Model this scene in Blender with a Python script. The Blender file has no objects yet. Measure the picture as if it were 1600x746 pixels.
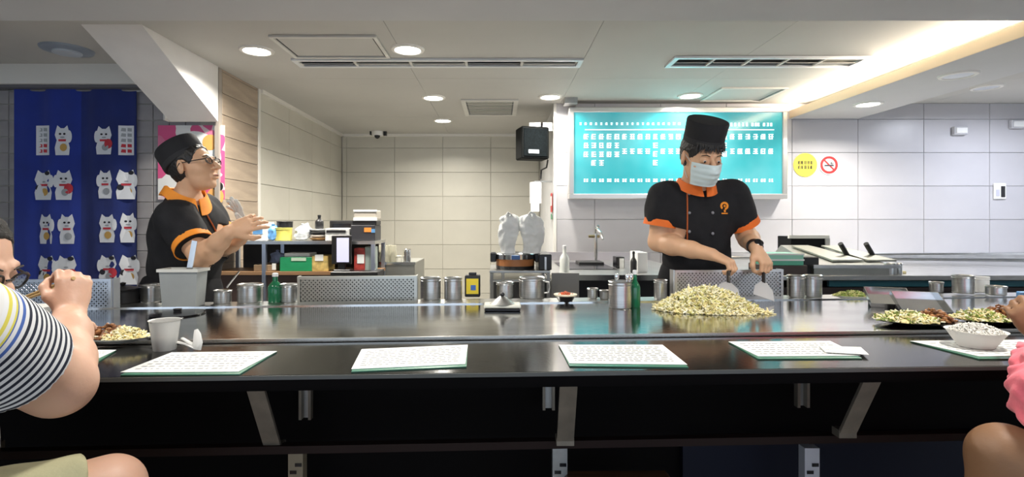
import bpy, math, random
import numpy as np
from mathutils import Vector, Matrix, noise
from mathutils.bvhtree import BVHTree

random.seed(7)
SC = bpy.context.scene
COL = SC.collection
F = 820.0          # focal length in pixels of a 1600 px wide frame
EYE = 1.25         # eye height
VU, VV = 780.0, 345.0
CH = 1.07 + EYE    # main ceiling
SH = 0.93 + EYE    # lowered soffit

# ---------------- camera ----------------
cam = bpy.data.cameras.new('camera'); camo = bpy.data.objects.new('camera', cam); COL.objects.link(camo)
camo.location = (0, 0, EYE); camo.rotation_euler = (math.pi/2, 0, 0)
cam.sensor_fit = 'HORIZONTAL'; cam.sensor_width = 36; cam.lens = 36*F/1600
cam.shift_x = (800-VU)/1600; cam.shift_y = (VV-373)/1600
cam.clip_start = 0.02; cam.clip_end = 60
SC.camera = camo
SC.view_settings.view_transform = 'Standard'; SC.view_settings.look = 'None'
SC.view_settings.gamma = 1; SC.view_settings.use_curve_mapping = False
SC.view_settings.exposure = 0.28

# ---------------- world: daylight through the open shop front behind the camera ----------------
w = bpy.data.worlds.new('daylight'); SC.world = w; w.use_nodes = True
w.node_tree.nodes['Background'].inputs[0].default_value = (0.72, 0.84, 1.0, 1)
w.node_tree.nodes['Background'].inputs[1].default_value = 1.5

# lamps: (x, y, ceiling height, power, lit, label)
LAMPS = [
 (-1.52, 3.29, CH, 17, True, 'lit round downlight nearest the sloping white beam'),
 (-0.57, 3.27, CH, 17, True, 'lit round downlight beside the big ceiling hatch, right of it'),
 (-0.57, 4.55, CH, 13, True, 'lit round downlight just left of the small square ceiling vent'),
 (-0.60, 5.59, CH, 13, True, 'lit round downlight farthest back, over the rear tiled wall'),
 (0.44, 4.52, CH, 13, True, 'lit round downlight above the black wall box'),
 (1.63, 4.48, CH, 13, True, 'lit round downlight above the teal menu board'),
 (2.93, 4.17, SH, 13, True, 'lit round downlight in the lowered ceiling strip on the right'),
]
def area(name, loc, sx, sy, power, col, rot=(0, 0, 0), shape='RECTANGLE', spread=180):
    l = bpy.data.lights.new(name, 'AREA'); l.shape = shape; l.size = sx; l.size_y = sy
    l.energy = power; l.color = col; l.spread = math.radians(spread)
    o = bpy.data.objects.new(name, l); o.location = loc; o.rotation_euler = rot; COL.objects.link(o); return o
for x, y, z, p, lit, lab in LAMPS:
    area('downlight_lamp', (x, y, z-0.02), .15, .15, p*1.45, (1, .95, .86), shape='DISK', spread=150)
for x, y in ((-1.7, 1.15), (-.2, 1.15), (1.3, 1.15), (2.7, 1.3)):     # lamps in the ceiling over the diners
    area('diner_lamp', (x, y, SH-0.02), .18, .18, 11, (1, .95, .88), shape='DISK', spread=150)
for x, y in ((4.35, 2.3), (4.3, 3.9)): area('side_fill', (x, y, CH-.02), .2, .2, 24, (.84, .88, 1), shape='DISK', spread=170)     # unseen cool fill added to brighten the right end of the room
area('cove_lamp', (2.715, 3.62, SH+.075), .03, 2.1, 36, (1, .86, .68), rot=(0, math.radians(180-35), 0))

# ---------------- helpers ----------------
def P(u, v, d): return Vector(((u-VU)*d/F, d, EYE-(v-VV)*d/F))
def on(u, v, z):
    d = (EYE-z)*F/(v-VV); return Vector(((u-VU)*d/F, d, z))

MATS = {}
def mat(name, col, rough=.5, metal=0, var=.0, vscale=8, bump=0, bscale=60, stretch=None, emit=None, estr=0, alpha=None, trans=0, ior=1.45, col2=None, spec=None, sheen=0, sss=0, coat=0):
    if name in MATS: return MATS[name]
    m = bpy.data.materials.new(name); m.use_nodes = True; nt = m.node_tree; N = nt.nodes; L = nt.links
    b = N['Principled BSDF']
    b.inputs['Base Color'].default_value = (*col, 1); b.inputs['Roughness'].default_value = rough; b.inputs['Metallic'].default_value = metal
    if spec is not None: b.inputs['Specular IOR Level'].default_value = spec
    if trans: b.inputs['Transmission Weight'].default_value = trans; b.inputs['IOR'].default_value = ior
    if sheen: b.inputs['Sheen Weight'].default_value = sheen
    if coat: b.inputs['Coat Weight'].default_value = coat
    if sss:
        b.inputs['Subsurface Weight'].default_value = sss; b.inputs['Subsurface Radius'].default_value = (.02, .008, .004)
    if emit: b.inputs['Emission Color'].default_value = (*emit, 1); b.inputs['Emission Strength'].default_value = estr
    if alpha is not None: b.inputs['Alpha'].default_value = alpha
    tc = N.new('ShaderNodeTexCoord'); mp = N.new('ShaderNodeMapping'); L.new(tc.outputs['Object'], mp.inputs['Vector'])
    if stretch: mp.inputs['Scale'].default_value = stretch
    if var or col2:
        n = N.new('ShaderNodeTexNoise'); n.inputs['Scale'].default_value = vscale; n.inputs['Detail'].default_value = 5
        L.new(mp.outputs[0], n.inputs['Vector'])
        r = N.new('ShaderNodeValToRGB'); r.color_ramp.elements[0].position = .32; r.color_ramp.elements[1].position = .68
        c2 = col2 if col2 else tuple(min(1, c*(1+var)) for c in col); c1 = col if col2 else tuple(c*(1-var) for c in col)
        r.color_ramp.elements[0].color = (*c1, 1); r.color_ramp.elements[1].color = (*c2, 1)
        L.new(n.outputs[0], r.inputs[0]); L.new(r.outputs[0], b.inputs['Base Color'])
    if bump:
        n = N.new('ShaderNodeTexNoise'); n.inputs['Scale'].default_value = bscale; n.inputs['Detail'].default_value = 4
        L.new(mp.outputs[0], n.inputs['Vector'])
        bm = N.new('ShaderNodeBump'); bm.inputs['Strength'].default_value = bump; bm.inputs['Distance'].default_value = .01
        L.new(n.outputs[0], bm.inputs['Height']); L.new(bm.outputs[0], b.inputs['Normal'])
    MATS[name] = m; return m

STEEL = mat('brushed steel', (.58, .58, .57), .28, 1, .12, 12, .05, 90, (1, 1, 12))
STEELD = mat('dull steel', (.38, .38, .37), .42, 1, .2, 9, .06, 60)
STEELB = mat('bright steel', (.74, .75, .76), .16, 1, .06, 12)
BLACK = mat('black plastic', (.012, .012, .013), .4, 0)
BLACKG = mat('gloss black', (.008, .008, .01), .16, 0)
WHITE = mat('white plastic', (.78, .78, .76), .4, 0, .04)
PAPER = mat('paper', (.82, .83, .80), .8, 0, .03)
GREEN = mat('green plastic', (.02, .30, .12), .35, 0, .15)
INK = mat('grey ink', (.36, .37, .37), .8)

def thing(name, label, cat, loc=(0, 0, 0), rotz=0, group=None):
    o = bpy.data.objects.new(name, None); COL.objects.link(o); o.location = loc; o.rotation_euler = (0, 0, rotz)
    o.empty_display_size = .05
    o['label'] = label; o['category'] = cat
    if group: o['group'] = group
    return o
def tag(o, label, cat, group=None, kind=None):
    if label: o['label'] = label
    if cat: o['category'] = cat
    if group: o['group'] = group
    if kind: o['kind'] = kind
    return o
def world_m(o):
    m = Matrix.Translation(o.location) @ o.rotation_euler.to_matrix().to_4x4()
    return world_m(o.parent) @ m if o.parent else m
def link_mesh(name, verts, faces, m, parent=None, smooth=True, world=False, angle=35):
    if world and parent:
        im = world_m(parent).inverted(); verts = [im @ Vector(v) for v in verts]
    me = bpy.data.meshes.new(name); me.from_pydata([tuple(v) for v in verts], [], [tuple(f) for f in faces]); me.update()
    o = bpy.data.objects.new(name, me); COL.objects.link(o); o.parent = parent
    if m: me.materials.append(m)
    if smooth:
        me.polygons.foreach_set('use_smooth', [True]*len(me.polygons))
        try: me.set_sharp_from_angle(angle=math.radians(angle))
        except Exception: pass
    return o

class MB:
    def __init__(s): s.v = []; s.f = []
    def add(s, v, f):
        n = len(s.v); s.v += [Vector(q) for q in v]; s.f += [[i+n for i in q] for q in f]; return s
    def box(s, c, size, R=None, ch=0):
        x, y, z = size[0]/2, size[1]/2, size[2]/2; c = Vector(c)
        if ch:
            e = ch; v = []
            # chamfered box: 24 verts
            for sx in (-1, 1):
                for sy in (-1, 1):
                    for sz in (-1, 1):
                        v += [(sx*x, sy*(y-e), sz*(z-e)), (sx*(x-e), sy*y, sz*(z-e)), (sx*(x-e), sy*(y-e), sz*z)]
            def i(a, b, c_, k): return ((a*2+b)*2+c_)*3+k
            f = [[i(0,0,0,0), i(0,0,1,0), i(0,1,1,0), i(0,1,0,0)], [i(1,0,0,0), i(1,1,0,0), i(1,1,1,0), i(1,0,1,0)],
                 [i(0,0,0,1), i(1,0,0,1), i(1,0,1,1), i(0,0,1,1)], [i(0,1,0,1), i(0,1,1,1), i(1,1,1,1), i(1,1,0,1)],
                 [i(0,0,0,2), i(0,1,0,2), i(1,1,0,2), i(1,0,0,2)], [i(0,0,1,2), i(1,0,1,2), i(1,1,1,2), i(0,1,1,2)]]
            for a in (0, 1):
                for b in (0, 1):
                    q = [i(a,b,0,0), i(a,b,1,0), i(a,b,1,1), i(a,b,0,1)]; f.append(q if a != b else q[::-1])
                    q = [i(a,0,b,0), i(a,1,b,0), i(a,1,b,2), i(a,0,b,2)]; f.append(q if a == b else q[::-1])
                    q = [i(0,a,b,1), i(1,a,b,1), i(1,a,b,2), i(0,a,b,2)]; f.append(q if a != b else q[::-1])
                    for c_ in (0, 1):
                        q = [i(a,b,c_,0), i(a,b,c_,1), i(a,b,c_,2)]; f.append(q if (a+b+c_) % 2 else q[::-1])
        else:
            v = [(-x,-y,-z),(x,-y,-z),(x,y,-z),(-x,y,-z),(-x,-y,z),(x,-y,z),(x,y,z),(-x,y,z)]
            f = [[0,3,2,1],[4,5,6,7],[0,1,5,4],[1,2,6,5],[2,3,7,6],[3,0,4,7]]
        v = [Vector(q) for q in v]
        if R: v = [R @ q for q in v]
        return s.add([q+c for q in v], f)
    def bb(s, x0, x1, y0, y1, z0, z1, ch=0):
        return s.box(((x0+x1)/2, (y0+y1)/2, (z0+z1)/2), (x1-x0, y1-y0, z1-z0), ch=ch)
    def lathe(s, prof, c=(0, 0, 0), n=28, R=None):
        c = Vector(c); v = []; f = []
        for r, z in prof:
            for k in range(n):
                a = 2*math.pi*k/n; q = Vector((r*math.cos(a), r*math.sin(a), z)); v.append((R @ q if R else q)+c)
        m = len(prof)
        for i in range(m-1):
            for k in range(n):
                k2 = (k+1) % n; f.append([i*n+k, i*n+k2, (i+1)*n+k2, (i+1)*n+k])
        if prof[0][0] > 1e-5: f.append([k for k in range(n)][::-1])
        if prof[-1][0] > 1e-5: f.append([(m-1)*n+k for k in range(n)])
        return s.add(v, f)
    def tube(s, pts, r, n=8, flat=1, cap=True):
        pts = [Vector(p) for p in pts]; v = []; f = []; m = len(pts)
        rr = r if isinstance(r, (list, tuple)) else [r]*m
        up = None
        for i, p in enumerate(pts):
            t = (pts[min(i+1, m-1)]-pts[max(i-1, 0)]).normalized()
            if up is None: up = Vector((0, 0, 1)) if abs(t.z) < .9 else Vector((0, 1, 0))
            a = t.cross(up).normalized(); b = a.cross(t).normalized(); up = b
            for k in range(n):
                th = 2*math.pi*k/n; v.append(p+a*math.cos(th)*rr[i]+b*math.sin(th)*rr[i]*flat)
        for i in range(m-1):
            for k in range(n):
                k2 = (k+1) % n; f.append([i*n+k, (i+1)*n+k, (i+1)*n+k2, i*n+k2])
        if cap: f.append(list(range(n))); f.append([(m-1)*n+k for k in range(n)][::-1])
        return s.add(v, f)
    def bar(s, a, b, w, t, side=Vector((1, 0, 0))):
        a, b = Vector(a), Vector(b); d = (b-a); L = d.length; d.normalize(); x = (side-d*side.dot(d)).normalized(); y = d.cross(x)
        R = Matrix((x, y, d)).transposed(); return s.box((a+b)/2, (w, t, L), R)
    def prism(s, poly, o, ax, ay, th):
        """2-D polygon extruded: o + ax*x + ay*y, thickness th along ax x ay"""
        o, ax, ay = Vector(o), Vector(ax), Vector(ay); n = ax.cross(ay).normalized()*th; m = len(poly)
        v = [o+ax*x+ay*y for x, y in poly]; v += [q+n for q in v]
        f = [list(range(m))[::-1], [m+i for i in range(m)]]+[[i, (i+1) % m, (i+1) % m+m, i+m] for i in range(m)]
        return s.add(v, f)
    def grid(s, fn, nu, nv):
        v = [fn(i/(nu-1), j/(nv-1)) for j in range(nv) for i in range(nu)]
        f = [[j*nu+i, j*nu+i+1, (j+1)*nu+i+1, (j+1)*nu+i] for j in range(nv-1) for i in range(nu-1)]
        return s.add(v, f)
    def ball(s, c, r, n=12, R=None):
        r = r if isinstance(r, (tuple, list)) else (r, r, r); c = Vector(c); v = []; f = []
        m = n//2+1
        for i in range(m):
            th = math.pi*i/(m-1)
            for k in range(n):
                a = 2*math.pi*k/n; q = Vector((r[0]*math.sin(th)*math.cos(a), r[1]*math.sin(th)*math.sin(a), -r[2]*math.cos(th))); v.append((R @ q if R else q)+c)
        for i in range(m-1):
            for k in range(n):
                k2 = (k+1) % n; f.append([i*n+k, i*n+k2, (i+1)*n+k2, (i+1)*n+k])
        return s.add(v, f)
    def obj(s, name, m, parent=None, smooth=True, world=False, angle=35):
        return link_mesh(name, s.v, s.f, m, parent, smooth, world, angle)
def dup(root, loc=None, rotz=None, label=None, group=None):
    r = root.copy(); COL.objects.link(r)
    if loc is not None: r.location = loc
    if rotz is not None: r.rotation_euler = (0, 0, rotz)
    if label: r['label'] = label
    if group: r['group'] = group
    for ch in list(root.children):
        c = ch.copy(); COL.objects.link(c); c.parent = r
        for g in list(ch.children):
            d = g.copy(); COL.objects.link(d); d.parent = c
    return r
def struct(o): o['kind'] = 'structure'; return o

# ============ SETTING ============
def boxo(name, x0, x1, y0, y1, z0, z1, m, parent=None, ch=0, smooth=False):
    return MB().bb(x0, x1, y0, y1, z0, z1, ch).obj(name, m, parent, smooth)
M_FLOOR = mat('floor', (.36, .35, .33), .4, 0, .12, 3)
M_CEIL = mat('ceiling paint', (.47, .46, .43), .75, 0, .05, 1.2, .03, 30)
M_CEIL2 = mat('soffit paint', (.50, .50, .50), .75, 0, .04, 1.5, .03, 30)
M_GROUT = mat('grout', (.40, .38, .34), .9)
M_GROUTR = mat('pale grout', (.44, .43, .44), .9)
M_TILE = mat('pale wall tile', (.54, .52, .45), .32, 0, .05, 2.5, .02, 14)
M_TILER = mat('pale grey wall tile', (.50, .49, .51), .32, 0, .04, 2.5, .02, 14)  # slight blue cast of daylight mixed into the tile colour
M_TILEB = mat('brown stone tile', (.36, .285, .215), .45, 0, .12, 4, .05, 30, (1, 1, 6))
M_TILEG = mat('small grey tile', (.30, .285, .29), .5, 0, .14, 7)
M_WPAINT = mat('white wall paint', (.62, .62, .62), .7, 0, .03)
M_TRIM = mat('pale trim', (.72, .70, .65), .5)

struct(boxo('floor', -4.5, 5.2, -3.5, 7, -.06, 0, M_FLOOR))
ceil = struct(boxo('ceiling', -4.5, 5.2, 2.44, 7, CH+.012, CH+.08, mat('ceiling void', (.2, .2, .2), .9)))
# plasterboard sheets of the main ceiling
xs = [-4.4, -3.2, -1.96, -.62, .56, 1.6, 2.80, 3.9, 5.1]; ys = [2.44, 3.95, 5.4, 6.6]
for i in range(len(xs)-1):
    for j in range(len(ys)-1):
        g = .0012
        MB().bb(xs[i]+g, xs[i+1]-g, ys[j]+g, ys[j+1]-g, CH, CH+.012).obj('panel', M_CEIL, ceil, False)
struct(boxo('trim_2', -4.5, 5.2, -3.5, 2.44, SH, SH+.22, M_CEIL2))
struct(boxo('trim_3', 2.74, 3.27, 2.44, 4.80, SH, SH+.05, M_CEIL2))
struct(boxo('trim_4', 2.65, 2.74, 2.44, 4.80, SH, SH+.012, M_CEIL2))
struct(boxo('trim_5', 2.645, 2.66, 2.44, 4.80, SH+.001, SH+.072, mat('cove fascia', (.70, .58, .42), .6)))
boxo('light_strip', 2.70, 2.73, 2.6, 4.7, SH+.05, SH+.058, mat('strip glow', (1, .9, .75), .5, emit=(1, .86, .68), estr=6))
bpy.data.objects['light_strip']['label'] = 'warm light strip hidden behind the lip of the ceiling cove'; bpy.data.objects['light_strip']['category'] = 'light strip'
struct(boxo('trim_6', 3.262, 3.275, 2.44, 4.80, SH+.001, CH, M_CEIL2))

def tiled(wall, o, ax, n, u0, u1, z0, z1, tw, th, m, uo=0, zo=0, gap=.004, t=.009, skip=None):
    """tiles as parts; o origin, ax unit along wall, n outward normal"""
    cache = {}
    o, ax, n = Vector(o), Vector(ax), Vector(n); R = Matrix((ax, -n, Vector((0, 0, 1)))).transposed()
    i0 = math.floor((u0-uo)/tw); i1 = math.ceil((u1-uo)/tw); j0 = math.floor((z0-zo)/th); j1 = math.ceil((z1-zo)/th)
    for i in range(i0, i1):
        for j in range(j0, j1):
            a, b = max(u0, uo+i*tw), min(u1, uo+(i+1)*tw); c, d = max(z0, zo+j*th), min(z1, zo+(j+1)*th)
            if b-a < .01 or d-c < .01: continue
            if skip and skip((a+b)/2, (c+d)/2): continue
            key = (round(b-a, 3), round(d-c, 3))
            if key not in cache:
                mb = MB().box((0, 0, 0), (b-a-gap, t, d-c-gap), R, ch=.0018)
                me = bpy.data.meshes.new('tile'); me.from_pydata([tuple(v) for v in mb.v], [], mb.f); me.materials.append(m); cache[key] = me
            q = bpy.data.objects.new('tile', cache[key]); COL.objects.link(q); q.parent = wall
            q.location = o+ax*((a+b)/2)+n*(t/2)+Vector((0, 0, (c+d)/2))
# rear wall
wb = struct(boxo('wall_rear', -2.1, .7, 6.512, 6.6, 0, CH+.05, M_GROUT))
tiled(wb, (0, 6.512, 0), (1, 0, 0), (0, -1, 0), -1.945, .5, .0, CH-.0, .595, .3, M_TILE, uo=-.105, zo=.05)
# right (menu) wall
wr = struct(boxo('wall_right', .51, 5.2, 4.792, 4.9, 0, CH+.05, M_GROUTR))
tiled(wr, (0, 4.792, 0), (1, 0, 0), (0, -1, 0), .50, 5.2, .0, CH, .6, .305, M_TILER, uo=2.67-3.6, zo=EYE+.01-4*.305)
ws = struct(boxo('wall_return', .51, .6, 4.9, 6.512, 0, CH+.05, M_WPAINT))
# left wall
wl = struct(boxo('wall_left', -2.1, -1.962, 3.69, 6.512, 0, CH+.05, M_GROUT))
tiled(wl, (-1.962, 0, 0), (0, 1, 0), (1, 0, 0), 4.28, 6.5, 0, CH, .6, .3, M_TILE, uo=4.28, zo=.05)
tiled(wl, (-1.962, 0, 0), (0, 1, 0), (1, 0, 0), 3.70, 4.25, 0, CH, .55, .15, M_TILEB, uo=3.70, zo=.05)
struct(boxo('trim_7', -1.962, -1.945, 4.25, 4.28, 0, CH, M_TRIM))
struct(boxo('trim_8', -1.985, -1.955, 3.66, 3.70, 0, CH, mat('tile edge trim', (.34, .30, .26), .5)))
struct(boxo('trim_9', -1.953, -1.925, 4.28, 6.5, CH-.03, CH, M_TRIM))
struct(boxo('trim_10', -1.95, .5, 6.47, 6.503, CH-.03, CH, M_TRIM))
struct(boxo('trim_11', .495, .52, 4.77, 4.795, 0, CH, M_TRIM))
# wall behind the left cook, small grey tiles; curtained doorway in it
wg = struct(boxo('wall_left_front', -2.56, -1.99, 3.70, 3.8, 0, CH+.05, M_GROUT))
tiled(wg, (0, 3.70, 0), (1, 0, 0), (0, -1, 0), -2.55, -1.99, .55, CH, .115, .115, M_TILEG, uo=-2.55, zo=0, gap=.005)
wg2 = struct(boxo('wall_left_corner', -4.5, -3.33, 3.70, 3.8, 0, CH+.05, M_GROUT))
tiled(wg2, (0, 3.70, 0), (1, 0, 0), (0, -1, 0), -3.56, -3.34, .55, CH, .11, .115, M_TILEG, uo=-3.56, zo=0, gap=.005)
struct(boxo('trim_12', -3.58, -3.56, 3.66, 3.70, 0, CH-.1, mat('dark jamb', (.05, .045, .05), .5)))
struct(boxo('wall_behind_curtain', -3.4, -2.5, 4.6, 4.7, 0, CH+.05, mat('passage wall', (.08, .08, .10), .8)))
struct(boxo('wall_left_side', -4.5, -4.4, -3.5, 3.7, 0, CH+.05, M_WPAINT))
struct(boxo('wall_right_side', 5.1, 5.2, -3.5, 4.8, 0, CH+.05, M_WPAINT))
struct(boxo('trim_13', -4.4, -2.281, 3.575, 3.70, CH-.135, CH, M_TRIM))     # header over the doorway
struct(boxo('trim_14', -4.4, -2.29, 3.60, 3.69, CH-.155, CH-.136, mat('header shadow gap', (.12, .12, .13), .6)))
# sloping white beam
mb = MB(); x0, x1 = -2.28, -1.95
sec = [(2.86, CH), (3.64, EYE+.686), (3.64, CH)]
mb.add([(x0, y, z) for y, z in sec]+[(x1, y, z) for y, z in sec], [[0, 1, 2][::-1], [3, 4, 5], [0, 3, 4, 1][::-1], [1, 4, 5, 2][::-1], [2, 5, 3, 0][::-1]])
struct(mb.obj('trim_15', mat('beam paint', (.70, .68, .66), .7, 0, .03), None, False))
struct(boxo('trim_16', x0-.012, x0, 3.58, 3.64, EYE+.686, EYE+.75, M_TRIM))

# ---- ceiling fittings ----
def frame_rect(mb, x0, x1, y0, y1, z0, z1, w):
    mb.bb(x0, x1, y0, y0+w, z0, z1).bb(x0, x1, y1-w, y1, z0, z1).bb(x0, x0+w, y0+w, y1-w, z0, z1).bb(x1-w, x1, y0+w, y1-w, z0, z1)
M_LIT = mat('lamp diffuser', (1, 1, 1), .5, emit=(1, .97, .92), estr=14)
M_VOID = mat('dark slot', (.01, .01, .012), .6)
M_VENT = mat('vent paint', (.60, .59, .55), .55, 0, .05)
def downlight(x, y, z, lab, lit=True):
    t = thing('ceiling_light', lab, 'light', (x, y, z))
    MB().lathe([(.078, 0), (.105, 0), (.10, -.010), (.082, -.012), (.078, -.006)], n=32).obj('ring', M_TRIM, t)
    MB().lathe([(.0, -.003), (.078, -.003), (.078, -.007), (0, -.009)], n=32).obj('diffuser', M_LIT if lit else mat('unlit diffuser', (.55, .58, .62), .3), t)
for x, y, z, p, lit, lab in LAMPS: downlight(x, y, z, lab)
downlight(2.92, 3.34, SH, 'switched-off round downlight in the lowered ceiling on the right', False)
downlight(3.9, 4.2, CH, 'switched-off round downlight at the far right end of the ceiling', False)
t = thing('ceiling_speaker', 'oval-looking grey round air outlet in the ceiling above the blue curtain', 'air outlet', tuple(P(105, 77, 3.27))[:2]+(CH,))
MB().lathe([(.10, 0), (.14, 0), (.135, -.012), (.10, -.02)], n=32).obj('ring', mat('blue-grey outlet', (.25, .29, .34), .4), t)
MB().lathe([(.0, -.003), (.08, -.003), (.075, -.03), (0, -.03)], n=32).obj('cone', mat('pale outlet', (.45, .5, .55), .4), t)
t.name = 'air_outlet'
def hatch(x0, x1, y0, y1, lab, w=.03, name='ceiling_hatch', slats=0):
    t = thing(name, lab, 'vent' if slats else 'hatch', ((x0+x1)/2, (y0+y1)/2, CH))
    a, b = (x1-x0)/2, (y1-y0)/2
    m = MB(); frame_rect(m, -a, a, -b, b, -.014, -.002, w); m.obj('frame', M_VENT, t, False)
    m = MB(); frame_rect(m, -a+w, a-w, -b+w, b-w, -.004, -.001, .012); m.obj('gap', M_VOID, t, False)
    MB().bb(-a+w+.012, a-w-.012, -b+w+.012, b-w-.012, -.006, -.001).obj('door' if not slats else 'backing', M_CEIL if not slats else mat('vent backing', (.42, .41, .36), .7), t, False)
    for k in range(slats):
        yy = -b+w+(k+.5)*(2*b-2*w)/slats
        MB().box((0, yy, -.014), (2*a-2*w, .020, .004), Matrix.Rotation(.18, 3, 'X')).obj('slat', M_VENT, t, False)
hatch(-1.33, -.71, 3.02, 3.42, 'large square access hatch in the ceiling, left of centre', .02)
hatch(1.78, 2.32, 4.20, 4.66, 'access hatch in the ceiling above the right end of the menu board', .02)
hatch(-.34, .17, 4.62, 5.30, 'small slatted square vent in the middle of the ceiling', .04, 'ceiling_vent', 9)
def diffuser(x0, x1, y0, y1, lab, darks, zone=None):
    t = thing('linear_diffuser', lab, 'air vent', ((x0+x1)/2, (y0+y1)/2, CH)); a, b = (x1-x0)/2, (y1-y0)/2
    m = MB(); frame_rect(m, -a, a, -b, b, -.016, -.002, .03); m.obj('frame', mat('diffuser frame', (.66, .68, .70), .4, .3), t, False)
    n = 5; seg = (2*a-.06)/n
    for k in range(n):
        xx = -a+.03+k*seg
        MB().bb(xx+.01, xx+seg-.01, -b+.03, b-.03, -.004, -.001).obj('slot', M_VOID if k in darks else mat('slot shutter', (.40, .39, .35), .6), t, False)
        MB().bb(xx-.008, xx+.008, -b+.03, b-.03, -.013, -.002).obj('divider', M_VENT, t, False)
        MB().box((xx+seg/2, 0, -.01), (seg-.03, .035, .003), Matrix.Rotation(.5, 3, 'X')).obj('blade', M_VENT, t, False)
diffuser(-1.37, .555, 3.45, 3.62, 'long narrow slot air vent across the ceiling, left one', (0, 3))
diffuser(1.14, 2.42, 3.40, 3.62, 'shorter slot air vent across the ceiling near the bright cove', (0, 1, 2, 3))
# dome security camera
p = P(590, 211, 6.3); t = thing('security_camera', 'small white dome security camera at the ceiling over the rear wall', 'camera', (p.x, p.y, CH))
MB().lathe([(.07, 0), (.07, -.03), (.06, -.05), (.0, -.05)], n=24).obj('housing', WHITE, t)
MB().ball((0, -.02, -.055), .035).obj('lens_dome', BLACKG, t)
MB().bb(-.09, -.075, -.02, .02, -.04, 0).bb(.075, .11, -.02, .02, -.05, 0).obj('bracket', BLACK, t, False)
# ceiling patch above black box
boxo('ceiling_socket', .57, .68, 4.55, 4.68, CH-.05, CH, STEELD); tag(bpy.data.objects['ceiling_socket'], 'small junction box at the ceiling corner left of the menu board', 'box')

# ---- menu board ----
bx0, bx1 = .62, 2.565; by = 4.68
zt = EYE-(168-VV)*by/F; zb = EYE-(311-VV)*by/F
t = thing('menu_board', 'large backlit teal menu board in a silver frame with white characters', 'sign', ((bx0+bx1)/2, 4.78, zb))
W2 = (bx1-bx0)/2; H = zt-zb
MB().bb(-W2+.03, W2-.03, -.095, 0, .03, H-.03).obj('case', mat('sign case', (.25, .25, .25), .5), t, False)
m = MB(); m.bb(-W2, W2, -.12, -.001, 0, .045, .006).bb(-W2, W2, -.12, -.001, H-.045, H, .006).bb(-W2, -W2+.045, -.119, -.002, .04, H-.04, .006).bb(W2-.045, W2, -.119, -.002, .04, H-.04, .006)
m.obj('frame', mat('silver frame', (.72, .70, .67), .3, .8), t)
M_TEAL = mat('teal sign film', (.03, .25, .28), .12, 0, emit=(.01, .50, .62), estr=.40, spec=.6)
nt = M_TEAL.node_tree; b = nt.nodes['Principled BSDF']; tc = nt.nodes.new('ShaderNodeTexCoord'); nz = nt.nodes.new('ShaderNodeTexNoise'); nz.inputs['Scale'].default_value = 2.2
rp = nt.nodes.new('ShaderNodeValToRGB'); rp.color_ramp.elements[0].color = (.03, .42, .50, 1); rp.color_ramp.elements[1].color = (.26, .70, .76, 1); rp.color_ramp.elements[0].position = .40; rp.color_ramp.elements[1].position = .62  # paler patches paint a whitish reflection into the sign's glow
nt.links.new(tc.outputs['Object'], nz.inputs['Vector']); nt.links.new(nz.outputs[0], rp.inputs[0]); nt.links.new(rp.outputs[0], b.inputs['Emission Color'])
MB().bb(-W2+.045, W2-.045, -.105, -.096, .045, H-.045).obj('lit_face', M_TEAL, t, False)
M_GLYPH = mat('lit lettering', (.8, .85, .85), .5, emit=(.85, 1, 1), estr=.62)
def glyph(mb, cx, cz, w, h, y, seed, o=None, ax=Vector((1, 0, 0)), ay=Vector((0, 0, 1)), th=.0012, dens=3):
    """a character-like block of strokes"""
    r = random.Random(seed); o = o if o else Vector((0, y, 0)); st = h*.17
    def q(x0, x1, z0, z1): mb.prism([(cx+x0, cz+z0), (cx+x1, cz+z0), (cx+x1, cz+z1), (cx+x0, cz+z1)], o, ax, ay, -th if False else th)
    for k in range(dens):
        zz = -h/2+st/2+k*(h-st)/(max(1, dens-1)); s = r.uniform(.7, 1)*w/2; q(-s, s, zz-st/2, zz+st/2)
    for k in range(2):
        xx = r.uniform(-.35, .35)*w; q(xx-st/2, xx+st/2, -h/2, h/2)
    if r.random() < .5: q(-w/2, -w/2+st, -h/2, h*.3)
def bz(zy): return H-(zy/4.444+160-168)*by/F
def bxp(zx): return ((zx/4.444+880)-VU)*by/F-(bx0+bx1)/2
m = MB(); yy = -.1062; k = 0
for i in range(25):
    zx = 158+i*53.4; rows = [240]
    if i < 5: rows += [300, 362]+([422] if i in (1, 2) else [])
    elif i in (9, 18): rows += [300, 360, 420] if i == 9 else [300, 360]
    else: rows += [341]
    for ry in rows:
        k += 1; glyph(m, bxp(zx), bz(ry), .044, .047, yy, k)
    for dx in (-9, 9): glyph(m, bxp(zx+dx), bz(543), .018, .028, yy, k+dx)
m.obj('lettering', M_GLYPH, t, False)['kind'] = 'stuff'
m = MB()
for a, b_ in ((150, 860), (1120, 1462)): m.prism([(bxp(a), bz(195)), (bxp(b_), bz(195)), (bxp(b_), bz(188)), (bxp(a), bz(188))], (0, yy, 0), (1, 0, 0), (0, 0, 1), .001)
for a in list(range(1085, 1280, 27))+[1312, 1335, 1355, 1392, 1418, 1442]: glyph(m, bxp(a), bz(155), .021, .03, yy, a)
for a in range(120, 840, 36): glyph(m, bxp(a), bz(150), .022, .022, yy, a)  # left row of strokes stands in for a greyish reflected band
m.obj('heading_and_glare', M_GLYPH, t, False)['kind'] = 'stuff'

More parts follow.
